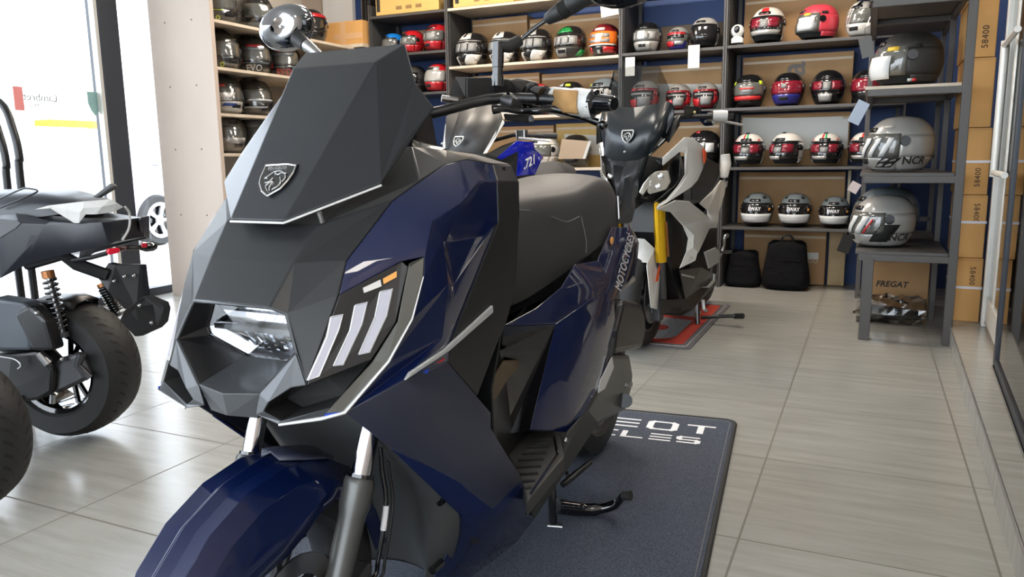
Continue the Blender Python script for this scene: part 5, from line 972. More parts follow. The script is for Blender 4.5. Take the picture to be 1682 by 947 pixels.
# ------------------------------------------------------------------ vivid blue one
def blue_scooter():
    T=empty('scooter', (-2.1300,3.8000,0), math.radians(-3), 'vivid blue scooter with dark grey screen mostly hidden behind the front one','scooter'); common(T)
    p0=(0.0000,0.1139,1.0410); p1=(0.1250,0.1738,1.0300); p2=(0.1700,0.2425,1.1298); p3=(0.1900,0.2972,1.2218); p4=(0.1850,0.2840,1.2518); p5=(.13,.36,1.30); p6=(0,.34,1.33)
    g=panel([[p0,p1,p5,p6],[p1,p2,p3,p4,p5]]); obj('windscreen', g, mat('warm grey smoked screen',(.035,.032,.03),.45,0,0.), T, solid=.004, smooth=30)
    side(T,'bright_edge',[[p1,p3,(0.2000,0.2964,1.2032),(0.1500,0.1734,1.0326)]],'pearl',solid=.004)
    c=V((0.0000,0.1107,1.0955)); up=(V(p6)-V(p0)).normalized(); n=V(1,0,0).cross(up); n=n if n.y<0 else -n
    shield(T, c+n*.004, n, up, .064)
    u=[(0.1500,0.1608,1.0266),(0.1900,0.2817,1.0749),(0.2250,0.3915,1.1032),(0.2580,0.5474,1.0949),(0.2680,0.6616,1.0096),(0.2620,0.5575,0.9026),(0.2320,0.3693,0.8985),(0.2300,0.4022,1.0407),(0.1950,0.2566,0.9939),(0.1850,0.2236,1.0077)]
    side(T,'front_cowl',[[u[0],u[1],u[2],u[9]],[p1,u[0],u[9],u[8],(.14,.10,.85),(.06,.02,.84),p0]],'matte',solid=.005)
    bl=side(T,'side_panel',[[u[9],u[2],u[7],u[8]],[u[2],u[3],(0.2620,0.5606,1.0532),(0.2340,0.4005,1.0613),u[7]],[u[7],(0.2340,0.4005,1.0613),(0.2620,0.5606,1.0532),u[4],u[5],u[6]]],'vivid',solid=.005,smooth=25,bevel=.003)
    for sg in (1,-1): me=text_mesh('.721',size=.075,extrude=.0006,shear=.25,bold=.001); a=V((0.2460,0.4162,0.9555)); b=V((0.2700,0.5731,1.0015)); me.transform(frame(lerp(a,b,.45)+V(.006,-.003,0),b-a,V(0,-.2,1))); 
    obj('number_decal', me, 'decal', bl[0])
    side(T,'leg_shield',[[u[8],u[7],u[6],(.2,.2,.62),(.12,.08,.7)],[u[6],u[5],(.25,.55,.5),(.22,.3,.4)]],'matte',solid=.005)
    side(T,'tail_panel',[[(.18,.9,.66),(.17,1.6,.80),(.15,1.62,.68),(.2,.95,.5)]],'vivid',solid=.005)
    wheel2(T,'front_wheel',(0,.12,.27),.262,.115,.18); wheel2(T,'rear_wheel',(0,1.5,.27),.262,.14,.18)
    for sg in (1,-1): obj('fork_tube', G().tube([(sg*.11,.25,.75),(sg*.11,.13,.28)],.02,10), 'steel', T)
    g=G(); rows=[[(x*w_,.12+math.sin(t)*(.27+h),.27+math.cos(t)*(.27+h)) for x,h in ((-.07,-.06),(-.06,.0),(0,.02),(.06,0),(.07,-.06))] for t,w_ in ((-1.1,.8),(-.6,1),(0,1.1),(.6,1))]; g.loft(rows,False,False); obj('front_mudguard', g, 'vivid', T, solid=.004, smooth=40)
    obj('handlebar', G().tube([(-.38,.6,1.13),(-.15,.5,1.14),(0,.45,1.10),(.15,.5,1.14),(.38,.6,1.13)],.012,8), 'black', T)
    for sg in (1,-1):
        obj('grip', G().tube([(sg*.26,.56,1.135),(sg*.39,.605,1.13)],.018,12), 'soft', T); obj('brake_lever', G().tube([(sg*.2,.47,1.12),(sg*.30,.49,1.11),(sg*.38,.53,1.10)],.007,8), 'silver', T)
        obj('switch_block', G().box((sg*.2-.03,.49,1.11),(sg*.2+.03,.54,1.17)), 'steel', T, bevel=.006)
        obj('stand_leg', G().tube([(sg*.13,.97,.20),(sg*.145,.95,.012)],.014,10), 'gloss', T)
    return T
blue_scooter()
# card propped on the blue scooter's saddle
q=[(0.0823,1.3000,0.8911),(0.2665,1.3000,0.8904),(0.3140,1.3000,1.1098),(0.1121,1.3000,1.1291)]
q=[(p[0],p[1],max(p[2],.992)) for p in q]
E=empty('card_sheet', V((-2.1300,3.8000,0))+Matrix.Rotation(math.radians(-3),3,'Z')@V(q[0]), math.radians(-3), 'flat beige card standing upright on the seat of the vivid blue scooter','cardboard')
def rel(p): return V(p)-V(q[0])
Y_=max(p[1] for p in q)
obj('sheet', G().prism([(rel(p)[0],0,rel(p)[2]) for p in q],(0,.012,0)), mat('beige card',(.5,.36,.24),.8), E); obj('fold_edge', G().prism([(rel(q[1])[0],-.001,rel(q[1])[2]),(rel(q[1])[0]+.02,-.001,rel(q[1])[2]),(rel(q[2])[0]+.015,-.001,rel(q[2])[2]),(rel(q[2])[0]-.004,-.001,rel(q[2])[2])],(0,.012,0)), 'paper', E)
# ------------------------------------------------------------------ black one at the left
def black_scooter():
    T=empty('scooter', (-3.8496,1.4817,0), math.radians(-74), 'black scooter seen from behind at the left, white film round its tail','scooter')
    AX=(0,1.255,.264)
    wheel2(T,'rear_wheel',AX,.252,.185,.150,'gloss',5,True)
    prf=lambda pts,w: G().loft([[( w*f,)+tuple(p[1:]) for p in pts] for f in (-1.,-.93,.93,1.)],True,True)
    # saddle
    st=[(t,tp,bt,w) for t,tp,bt,w in ((.55,.865,.74,.12),(.75,.90,.75,.15),(.95,.915,.775,.165),(1.15,.918,.80,.16),(1.30,.912,.825,.145),(1.41,.885,.84,.115),(1.455,.86,.845,.08))]
    g=G(); rows=[[(math.copysign(abs(math.sin(a))**.6,a)*w,t,bt+(tp-bt)*max(0,math.cos(a))**.5) for a in (-PI/2+PI*k/12 for k in range(13))] for t,tp,bt,w in st]; g.loft(rows,False,False); g.add(rows[-1],[tuple(range(13))]); g.add(rows[0],[tuple(range(13))]); se=obj('seat', g, 'kblack', T, smooth=55)
    g=G(); g.tube(smoothpath([(0.1650,1.1983,0.8918),(0.1650,1.2762,0.9204),(0.1600,1.2971,0.9255),(0.1550,1.3345,0.9159),(0.1650,1.2932,0.8949),(0.1680,1.1967,0.8609)],4),.003,6); obj('seam', g, 'black', se)
    b=[(0.1650,1.1906,0.8369),(0.1700,1.2577,0.8425),(0.1650,1.3808,0.8162),(0.1500,1.4692,0.8075),(0.1300,1.5394,0.8112),(0.0400,1.5714,0.8133),(0.0250,1.5694,0.8026),(0.0350,1.5632,0.7692),(0.0600,1.5533,0.7451),(0.1100,1.5442,0.7298),(0.1450,1.4247,0.7055),(0.1700,1.2716,0.6688),(0.1900,1.1834,0.6242)]
    z1=(0.2050,1.2162,0.7633); z2=(0.2000,1.2916,0.8102); z3=(0.1750,1.3672,0.8043); z4=(0.1850,1.3193,0.7467)
    side(T,'side_panel',[[b[0],b[1],z2,z1],[b[1],b[2],z3,z2],[z1,z2,z3,z4,b[12]],[b[12],z4,b[11]],[z4,z3,b[10],b[11]],[z3,b[2],b[3],b[10]],[b[3],b[4],b[9],b[10]],[b[4],b[5],b[8],b[9]],[b[5],b[6],b[7],b[8]]],'kblack',solid=.006,smooth=65,bevel=.003)
    side(T,'panel_badge',[[(0.2050,1.2251,0.8270),(0.2030,1.2876,0.8213),(0.2030,1.2986,0.8122),(0.2040,1.2810,0.7960),(0.2090,1.2198,0.7637)]],'slate',solid=.004)
    g=G(); g.loft([[(-w_,t,z0),(-w_,t,z1_),(w_,t,z1_),(w_,t,z0)] for t,w_,z0,z1_ in ((.25,.16,.30,.80),(.5,.15,.45,.78),(.8,.15,.58,.79),(1.1,.145,.66,.81),(1.35,.12,.70,.83),(1.56,.06,.74,.81))],True,True); obj('chassis', g, 'black', T)
    side(T,'tail_handle',[[(0.1100,1.5055,0.8925),(0.1000,1.5721,0.9380),(0.1000,1.5855,0.9280),(0.1000,1.5759,0.9183),(0.1100,1.5233,0.8884)]],'slate',both=False,solid=.03,bevel=.006)
    w=[(0.1720,1.3389,0.8558),(0.1650,1.3874,0.8682),(0.1500,1.5019,0.8801),(0.1200,1.5806,0.8853),(0.1100,1.5962,0.8719),(0.0900,1.6028,0.8578),(0.1100,1.5768,0.8419),(0.1400,1.5376,0.8369),(0.1500,1.5070,0.8377),(0.1580,1.4845,0.8093),(0.1600,1.4691,0.8094),(0.1660,1.4363,0.8325),(0.1700,1.3943,0.8591)]
    w=[(q[0]+.010,q[1],q[2]) for q in w]; random.seed(5); mid=[V(q)*.5+V(r_)*.5+V(random.uniform(-.008,.01),0,0) for q,r_ in ((w[1],w[11]),(w[2],w[9]),(w[2],w[8]),(w[3],w[7]))]
    fl=side(T,'white_film',[[w[0],w[1],mid[0],w[12]],[w[1],w[2],mid[1],mid[0]],[mid[0],mid[1],w[9],w[10],w[11],w[12]],[w[2],mid[2],w[8],w[9],mid[1]],[w[2],w[3],mid[3],mid[2]],[mid[2],mid[3],w[7],w[8]],[w[3],w[4],w[5],w[6],w[7],mid[3]]],'cloth',both=False,solid=.002)
    g=G(); g.tube(smoothpath([(0.0900,1.6028,0.8578),(0.0600,1.5954,0.8317),(0.0600,1.5883,0.7829),(0.0850,1.5769,0.7440)],4),.004,6); obj('film_edge', g, 'cloth', T)
    # tail: lamp, indicator, number plate carrier
    side(T,'tail_light',[[(0.1000,1.5219,0.7049),(0.1000,1.5294,0.7174),(0.0700,1.5511,0.7166),(0.0700,1.5493,0.6999),(0.1000,1.5290,0.6948)]],mat('red lamp lens',(.65,.01,.03),.15,0,.6),solid=.02,bevel=.004)
    obj('lamp_bar', G().prism([(0.0600,1.5421,0.7185),(0.0000,1.5269,0.7163),(-0.0300,1.5192,0.7113),(-0.0300,1.5137,0.6995),(0.0600,1.5411,0.6979)],(-.01,-.02,0)), mat('dark red lens',(.10,.004,.012),.2,0,.5), T, bevel=.002)
    a=V((-0.0300,1.5112,0.7050)); c=V((-0.0750,1.5316,0.6999)); d=V((-0.1300,1.5583,0.6969))
    obj('indicator_stalk', G().tube([a,c],[.009,.008],8), 'black', T); obj('indicator', G().tube([c,lerp(c,d,.3),lerp(c,d,.75),d],[.010,.017,.017,.009],12), 'gloss', T, smooth=60)
    pl=[(0.0300,1.4735,0.6582),(0.0200,1.4934,0.6505),(-0.0200,1.5632,0.6455),(-0.0200,1.5659,0.5343),(0.0000,1.5461,0.4851),(0.0300,1.5182,0.4906),(0.0500,1.4769,0.5585),(0.0500,1.4436,0.6031)]
    obj('plate_carrier', G().prism(pl,(-.02,.012,.0)), 'matte', T, bevel=.004)
    pc=obj('number_plate_base', G().prism([(-0.0200,1.5659,0.5343),(-0.0500,1.6105,0.5030),(-0.0500,1.6175,0.4798),(-0.0500,1.6033,0.4293),(-0.0400,1.5826,0.4075),(0.0000,1.5270,0.3820),(0.0300,1.4929,0.4509),(0.0300,1.5182,0.4906)],(-.02,.02,0)), 'black', T, bevel=.006)
    for q in ((-0.0200,1.5829,0.4353),(0.0400,1.4961,0.5957),(0.0200,1.5224,0.6089),(0.0000,1.5450,0.6093),(-0.0050,1.5528,0.5007)): obj('bolt', G().ball(V(q)+V(.01,.008,0),.0075,8,6), 'steel', T, smooth=80)
    obj('frame_strut', G().tube([(0.1500,1.2544,0.6678),(0.1300,1.3750,0.6997),(0.1000,1.4051,0.6619),(0.0500,1.4799,0.6169)],.022,8), 'matte', T); obj('lamp_strut', G().tube([(0.1200,1.4036,0.6760),(0.1100,1.4695,0.6864),(0.0900,1.5181,0.6992)],.008,8), 'black', T)
    # suspension
    for sg,A,B_ in ((1,(0.1250,1.3116,0.6356),(0.1150,1.3360,0.4113)),(-1,(-0.1100,1.3384,0.5567),(-0.1100,1.3939,0.4391))):
        A=V(A); B_=V(B_); d=B_-A; hx=[]
        u=d.cross(V(1,0,0)).normalized(); v=d.cross(u).normalized()
        for k in range(90): t=k/89; hx.append(A+d*(.08+.82*t)+(u*math.cos(k*.72)+v*math.sin(k*.72))*.021)
        o=obj('shock_absorber', G().tube([A,B_],.009,10), 'steel', T, smooth=60); obj('spring', G().tube(hx,.0048,6), 'gloss', o, smooth=70); obj('top_mount', G().tube([A-d*.03,A+d*.08],.021,12), mat('bronze collar',(.35,.14,.05),.4,.6), o)
        obj('lower_mount', G().tube([B_-d*.06,B_+d*.02],.021,12), 'alu', o)
    g=G(); rows=[[(x*w_,AX[1]+math.sin(t)*(.262+h),AX[2]+math.cos(t)*(.262+h)) for x,h in ((-.085,-.02),(-.07,.006),(0,.014),(.07,.006),(.085,-.02))] for t,w_ in ((-1.0,.8),(-.6,.95),(-.2,1),(.15,.95),(.38,.8))]; g.loft(rows,False,False); obj('rear_mudguard', g, 'black', T, solid=.004, smooth=50)
    # engine on the near side
    ab=[(0.1850,1.1277,0.5557),(0.1850,1.1958,0.5473),(0.1800,1.2520,0.5378),(0.1800,1.2849,0.5008),(0.1800,1.2778,0.4724),(0.1800,1.2575,0.3707),(0.1850,1.1435,0.3705),(0.1850,1.1015,0.3714)]; obj('air_box', G().prism(ab,(-.08,0,0)), mat('slate air box',(.06,.07,.085),.4), T, bevel=.012)
    obj('air_duct', G().prism([(0.1950,1.2226,0.5028),(0.1900,1.2806,0.5338),(0.1850,1.3309,0.4807),(0.1800,1.3474,0.3729),(0.1900,1.2697,0.3722)],(-.06,0,0)), 'black', T, bevel=.012)
    cv=[(0.1700,1.0706,0.3508),(0.1700,1.1703,0.3564),(0.1650,1.2651,0.3658),(0.1600,1.2855,0.3407),(0.1500,1.3132,0.2935),(0.1500,1.2963,0.2148),(0.1600,1.2447,0.1867),(0.1700,1.1598,0.1758),(0.1750,1.1335,0.2106),(0.1800,1.0653,0.2493)]; obj('transmission_cover', G().prism(cv,(-.08,0,0)), 'black', T, bevel=.012)
    obj('hub_casting', G().prism([(0.1300,1.2775,0.3065),(0.1300,1.3230,0.3338),(0.1200,1.3942,0.3524),(0.1200,1.4262,0.2687),(0.1200,1.3810,0.2412),(0.1300,1.2851,0.1983)],(-.04,0,0)), 'alu', T, bevel=.012)
    obj('hub_arm', G().tube([(0.1300,1.4123,0.3522),(0.1300,1.3899,0.3096),(0.1200,1.4254,0.2622)],.014,10), 'alu', T, smooth=60)
    for q in ((0.1780,1.1892,0.1951),(0.1400,1.3415,0.3336),(0.1900,1.3077,0.5063)): obj('bolt', G().ball(q,.009,8,6), 'steel', T, smooth=80)
    obj('breather_hose', G().tube(smoothpath([(0.1900,1.1314,0.3523),(0.1900,1.2000,0.3431),(0.1900,1.2235,0.3214),(0.1900,1.2092,0.3081)],4),.004,6), 'steel', T, smooth=80); obj('drain_stub', G().tube([(0.1700,1.2792,0.3623),(0.1600,1.3040,0.3218)],[.014,.017],10), 'steel', T, smooth=60); obj('breather', G().tube([(0.1500,1.2990,0.2083),(0.1500,1.2928,0.1753)],.010,8), 'steel', T)
    # the front half, past the edge of the picture
    g=G(); g.loft([[(-w_,t,z0),(-w_,t,z1_),(w_,t,z1_),(w_,t,z0)] for t,w_,z0,z1_ in ((-.12,.10,.55,.9),(.02,.2,.3,1.0),(.12,.2,.22,1.0),(.3,.17,.18,.35),(.6,.15,.2,.6))],True,True); obj('front_body', g, 'kblack', T, bevel=.02)
    wheel2(T,'front_wheel',(0,-.02,.252),.252,.12,.165)
    obj('handlebar', G().tube([(-.34,.22,1.05),(0,.12,1.0),(.34,.22,1.05)],.014,8), 'black', T)
    for sg in (1,-1): obj('stand_leg', G().tube([(sg*.12,.95,.25),(sg*.14,.93,.01)],.014,8), 'gloss', T)
    return T
black_scooter()
# dark hoops past the black scooter, against the window
E=empty('bike_rack',(-3.75,2.35,0),0,'dark tubular hoop stand beyond the black scooter at the left edge','rack')
h=[V((-3.6830,2.3500,1.2903)),V((-3.6113,2.3500,1.1583)),V((-3.5909,2.3500,1.0330)),V((-3.6029,2.3500,0.9210))]
for dx,nm in ((0,'hoop'),(-.10,'inner_hoop')):
    P=[V(p)+V(dx,0,dx*.3)-V(-3.75,2.35,0) for p in h]; x0=P[0].x
    obj(nm, G().tube(smoothpath([V(2*x0-P[3].x-.5,0,0),V(2*x0-P[3].x-.5,0,P[3].z),V(2*x0-P[1].x-.5,0,P[1].z),V(x0-.25,0,P[0].z+.06),P[0],P[1],P[2],P[3],V(P[3].x+.01,0,0)],5),.017,10), 'black', E, smooth=70)
# scooter whose tyre enters at the left edge
E=empty('scooter',(-2.365,1.235,0),math.radians(-74),'scooter at the bottom left edge showing only its ribbed rear tyre','scooter')
wheel2(E,'rear_wheel',(0,0,.246),.245,.16,.15,'gloss',5,True)
obj('swing_arm', G().hexa([(.07,-.55,.16),(.15,-.55,.16),(.12,.05,.2),(.07,.05,.2)],[(.07,-.55,.34),(.15,-.55,.34),(.12,.05,.28),(.07,.05,.28)]), 'black', E, bevel=.01)
g=G(); rows=[[(x*w_,math.sin(t)*(.255+h),.246+math.cos(t)*(.255+h)) for x,h in ((-.075,-.02),(-.06,.006),(0,.012),(.06,.006),(.075,-.02))] for t,w_ in ((-1.4,.8),(-1.1,.95),(-.8,1))]; g.loft(rows,False,False); obj('mudguard', g, 'black', E, solid=.004)
g=G(); g.loft([[(-w_,t,z0),(-w_,t,z1_),(w_,t,z1_),(w_,t,z0)] for t,w_,z0,z1_ in ((-1.3,.15,.2,.6),(-.9,.16,.35,.7),(-.62,.14,.48,.72))],True,True); obj('body', g, 'kblack', E, bevel=.03)
wheel2(E,'front_wheel',(0,-1.3,.246),.245,.12,.16)

# ================================================================== mats and small things
M.update(mat_navy=mat('dark navy carpet',(.022,.028,.044),.95,noise=(300,(.085,.10,.135)),bump=(400,.8,.003)), matedge=mat('black mat edging',(.008,.008,.009),.7), matgrey=mat('grey mat pile',(.13,.125,.135),.95,noise=(200,(.10,.10,.11))), matred=mat('red mat pile',(.55,.06,.03),.95,noise=(200,(.46,.045,.03))), matpale=mat('pale grey mat pile',(.42,.40,.38),.95,noise=(60,(.28,.27,.26))), bagc=mat('black bag cloth',(.004,.004,.005),.85,spec=.15,bump=(14,.5,.03)))
E=empty('floor_mat',(-.93,1.9,0),math.radians(5.0),'dark navy carpet mat with white lettering under the blue scooter','mat')
def rr(x0,x1,y0,y1,r,n=5):
    P=[]
    for cx,cy,a in ((x1-r,y1-r,0),(x0+r,y1-r,PI/2),(x0+r,y0+r,PI),(x1-r,y0+r,1.5*PI)): P+=[(cx+r*math.cos(a+PI/2*k/n),cy+r*math.sin(a+PI/2*k/n)) for k in range(n+1)]
    return P
RM=Matrix.Rotation(math.radians(-5.0),3,'Z')
def ml(p): return RM@(V(p)-V(-.93,1.9,0))
tr=ml((-0.3999,2.9107,0.0060)); X1=tr.x; Y1=tr.y; X0=X1-1.16; Y0=Y1-2.2
obj('pile', G().prism([(x,y,.001) for x,y in rr(X0+.014,X1-.014,Y0+.014,Y1-.014,.03)],(0,0,.008)), 'mat_navy', E)
P=rr(X0+.01,X1-.01,Y0+.01,Y1-.01,.04); g=G(); g.tube([(x,y,.006) for x,y in P+P[:1]],.008,8,sy=.75); obj('edging', g, 'matedge', E, smooth=70)
g=G(); P=rr(X0+.028,X1-.028,Y0+.028,Y1-.028,.03); g.tube([(x,y,.0092) for x,y in P+P[:1]],.0012,5); obj('stitching', g, 'thread', E)
# lettering as strokes: wide square capitals
GLY={'P':[[(0,0),(0,1),(.9,1),(1,.9),(1,.5),(.9,.42),(0,.42)]],'E':[[(1,1),(0,1)],[(1,.5),(0,.5)],[(1,0),(0,0)]],'U':[[(0,1),(0,.12),(.12,0),(.88,0),(1,.12),(1,1)]],'G':[[(1,1),(.12,1),(0,.88),(0,.12),(.12,0),(1,0),(1,.45),(.55,.45)]],'O':[[(.12,0),(.88,0),(1,.12),(1,.88),(.88,1),(.12,1),(0,.88),(0,.12),(.12,0)]],'T':[[(0,1),(1,1)],[(.5,1),(.5,0)]],'M':[[(0,0),(0,1),(.5,.4),(1,1),(1,0)]],'C':[[(1,1),(.12,1),(0,.88),(0,.12),(.12,0),(1,0)]],'Y':[[(0,1),(.5,.5),(1,1)],[(.5,.5),(.5,0)]],'L':[[(0,1),(0,0),(1,0)]],'S':[[(1,1),(.1,1),(0,.9),(0,.6),(.1,.5),(.9,.5),(1,.4),(1,.1),(.9,0),(0,0)]]}
def word(txt, xr, yb, w, h, gap, par, m, z=.0102, st=.020):
    n=len(txt); x=xr-n*w-(n-1)*gap
    for ch in txt:
        g=G()
        k=0
        for L in GLY[ch]:
            for a,b in zip(L,L[1:]):
                k+=1; a=V(x+a[0]*w,yb+a[1]*h,z+k*.00012); b=V(x+b[0]*w,yb+b[1]*h,z+k*.00012); d=(b-a).normalized()
                wd=st*(1.+.9*abs(d.y)); n_=V(-d.y,d.x,0)*wd*.5; e=d*st*.5
                g.add([a-e-n_,b+e-n_,b+e+n_,a-e+n_],[(0,1,2,3)])
        obj('letter', g, mat('white mat pile',(.8,.81,.84),.95), par); x+=w+gap
t1=ml((-0.4632,2.8428,0.0100)); b1_=ml((-0.5081,2.7248,0.0100)); t2=ml((-0.4904,2.6128,0.0100)); e1_=ml((-0.7504,2.8234,0.0100)); 
word('PEUGEOT', t1.x-.01, ml((-0.5516,2.7000,0.0100)).y, .090, .078, .048, E, 'decal', st=.0125)
word('MOTOCYCLES', t2.x-.005, ml((-0.5244,2.5924,0.0100)).y, .066, .055, .032, E, 'decal', st=.0105)
# red and grey mat under the white scooter
E=empty('floor_mat',(-1.35,4.65,0),0,'grey mat with red border and pale lettering under the white scooter','mat')
obj('pile', G().prism([(x,y,.001) for x,y in rr(-.62,.548,-.70,.62,.03)],(0,0,.007)), 'matgrey', E); obj('red_border', G().prism([(x,y,.008) for x,y in rr(-.53,.495,-.62,.55,.02)],(0,0,.0012)), 'matred', E)
obj('pale_field', G().prism([(x,y,.0092) for x,y in rr(-.45,.42,-.54,.38,.12,8)],(0,0,.001)), 'matpale', E); obj('red_mark', G().prism([(x,y,.0102) for x,y in rr(.12,.33,-.34,-.18,.07,8)],(0,0,.001)), 'matred', E)
obj('red_bar', G().prism([(.18,.06,.0102),(.42,.0,.0102),(.42,.1,.0102),(.19,.16,.0102)],(0,0,.001)), 'matred', E); P=rr(-.595,.522,-.672,.595,.03); g=G(); g.tube([(x,y,.0085) for x,y in P+P[:1]],.004,5); obj('piping', g, 'matpale', E)
# cartons and sheets behind the helmets
def back_carton(x0,x1,z0,z1,label,m='carton2',y0=6.335,y1=6.49,seam=True):
    e=empty('carton',((x0+x1)/2,(y0+y1)/2,z0),0,label,'box'); w=(x1-x0)/2; d=(y1-y0)/2
    obj('box_body', G().box((-w,-d,0),(w,d,z1-z0)), m, e, bevel=.004)
    if seam: obj('tape', G().box((-w*.98,-d-.0015,(z1-z0)*.86),(w*.98,-d+.001,(z1-z0)*.86+.018)), mat('pale packing tape',(.55,.42,.28),.4), e)
    return e
back_carton(-3.64,-3.43,1.932,2.20,'tan carton standing behind the right red helmet of the narrow bay')
back_carton(-4.0,-3.66,1.932,2.17,'pale carton behind the middle helmet of the narrow bay')
back_carton(-3.64,-3.43,1.587,1.86,'tan carton behind the red and silver helmet')
back_carton(-3.27,-2.74,1.787,2.21,'tan carton behind the leftmost racing helmets')
back_carton(-2.72,-1.885,1.787,2.17,'wide tan carton behind the green flashed helmet')
back_carton(-3.27,-2.63,1.352,1.73,'tan carton on the shelf behind the handlebar')
back_carton(-2.61,-1.885,1.352,1.71,'low tan carton behind the wrapped grip')
back_carton(-3.27,-2.5,.922,1.28,'tan carton low in the wide bay')
back_carton(-2.48,-1.885,.922,1.29,'yellowish carton low in the wide bay beside the cream helmet','cartonY')
back_carton(-1.735,-1.09,1.794,2.02,'dark brown carton behind the silver open-face helmet',mat('dark brown carton',(.10,.075,.055),.8),seam=False)
back_carton(-1.735,-1.09,1.347,1.72,'brown carton behind the grey and red helmets')
back_carton(-1.735,-1.09,.917,1.27,'brown carton in the bay behind the white scooter')
back_carton(-1.735,-1.09,.467,.84,'brown carton low in the bay behind the white scooter')
e=back_carton(-.935,-.15,1.349,1.74,'large brown carton with big grey letters behind the red visor helmets','carton2')
me=text_mesh('ea',size=.26,extrude=.0006,bold=.004); me.transform(frame((-.02,-.0785,.22),(0,0,1),(-1,0,0))); obj('printing', me, mat('grey print',(.19,.16,.14),.7), e)
e=back_carton(-.935,-.15,1.797,2.18,'pale carton behind the white and pink helmets','carton2')
e=back_carton(-.935,-.15,.915,1.31,'carton with a pale top flap behind the striped white helmets','carton2'); obj('pale_flap', G().box((-.34,-.080,.22),(.34,-.0778,.36)), 'paper', e)
e=back_carton(-.935,-.16,.470,.87,'plain brown carton behind the blue grey helmets','carton2')
e=back_carton(-.88,-.27,.004,.42,'brown carton on the floor behind the black bag','carton2'); obj('care_label', G().box((.13,-.079,.20),(.255,-.0775,.25)), 'paper', e)
for k in range(3): obj('care_symbol', G().lathe([(.012,-.0002),(.016,-.0002)],'y',14,c=(.155+k*.04,-.0779,.185)), 'paper', e)
e=back_carton(-.25,-.13,.004,.44,'pale wooden panel leaning at the end of the shelf bays',mat('pale wood grain',(.5,.36,.18),.5,noise=(8,(.40,.27,.12))),y0=6.345,y1=6.40,seam=False)
e=back_carton(-.143,-.121,.472,.88,'tall cream strip of packing between the last shelf bay and its post',mat('cream packing',(.72,.62,.42),.6),y0=6.335,y1=6.40,seam=False)
def sheet(name,cat,c,w,h,label,m,rz=0.,rx=0.,d=.0015,hook=None,tilt=0.):
    e=empty(name,c,rz,label,cat); M4=Matrix.Rotation(rx,4,'X')@Matrix.Rotation(tilt,4,'Y'); obj('card', G().box((-w/2,-d,-h),(w/2,d,0),M4=M4), m, e)
    obj('string', G().tube([(0,0,0),(0,.004,.05)],.0012,5), 'ink', e); return e
sheet('hanging_tag','tag',(-1.2392,5.9850,1.8131),.085,.165,'long cream tag hanging from the shelf edge below the silver open-face helmet','paper')
sheet('hanging_tag','tag',(-1.7275,5.9850,1.7573),.075,.14,'cream tag hanging beside the upright above the clear screen','paper')
sheet('hanging_tag','tag',(-0.0440,4.5100,1.2659),.062,.12,'pale blue tag dangling below the matt black helmet',mat('pale blue card',(.45,.52,.62),.5),rz=.3,tilt=.45)
sheet('hanging_tag','tag',(-0.0620,4.5000,1.5858),.06,.10,'dark grey tag dangling under the striped plastic',mat('dark card',(.06,.055,.05),.4),tilt=-.25)
sheet('hanging_tag','tag',(-0.0558,4.5100,0.8483),.05,.055,'small pinkish tag hanging under the rack shelf of the large grey helmet',mat('pink card',(.6,.48,.46),.6),tilt=.5)
sheet('hanging_tag','tag',(-1.9016,5.9850,2.1856),.14,.11,'white printed card high on the shelf upright by the orange helmet','paper',tilt=-.1)
sheet('hanging_tag','tag',(-0.1037,5.9000,0.4369),.08,.13,'black pouch hanging at the end of the blue grey helmet shelf','matedge',tilt=.3)
# pet-eye camera on the top shelf
E=empty('security_camera',(-0.9368,6.0500,1.8124),0,'small white ball camera on a round foot on the upper shelf','camera'); g=G(); g.lathe([(0,0),(.045,0),(.045,.03),(.03,.045),(0,.045)],'z',20); obj('foot', g, 'white', E, smooth=50); g=G(); g.ball((0,0,.085),.048,18,12); b_=obj('head', g, 'white', E, smooth=80); g=G(); g.ball((0,-.028,.09),(.026,.026,.03),14,8); obj('lens', g, 'gloss', b_, smooth=80)
# two soft bags on the floor under the last bay
def bag(c,w,d,h,label,seed,strap=True):
    E=empty('bag',c,0,label,'bag'); random.seed(seed); rows=[]
    for j in range(8):
        u=j/7; ww=w*(1-.22*u**2)*(1+.05*math.sin(u*7)); rows.append([(math.copysign(abs(math.cos(t))**.6,math.cos(t))*ww/2*(1+random.uniform(-.03,.03)),math.copysign(abs(math.sin(t))**.6,math.sin(t))*d/2*(1-.4*u)+random.uniform(-.006,.006),h*u+(.02*math.sin(3*t) if j==7 else 0)) for t in (2*PI*k/18 for k in range(18))])
    g=G(); g.loft(rows,True,True); obj('body', g, 'bagc', E, smooth=70, sub=1)
    if strap: obj('strap', G().tube(smoothpath([(-.04,-.05,h*.98),(-.02,-.07,h+.035),(.03,-.06,h+.035),(.05,-.04,h*.98)],4),.008,6), 'matedge', E)
    obj('zip', G().tube([(-w*.3,-d*.36,h*.62),(0,-d*.40,h*.62),(w*.3,-d*.36,h*.62)],.003,5), 'gloss', E)
bag((-.53,6.09,0),.34,.24,.37,'upright black cloth bag with a strap below the blue grey helmets',4); bag((-.845,6.13,0),.26,.22,.28,'slumped black bundle to the side of the upright black bag',9,False)
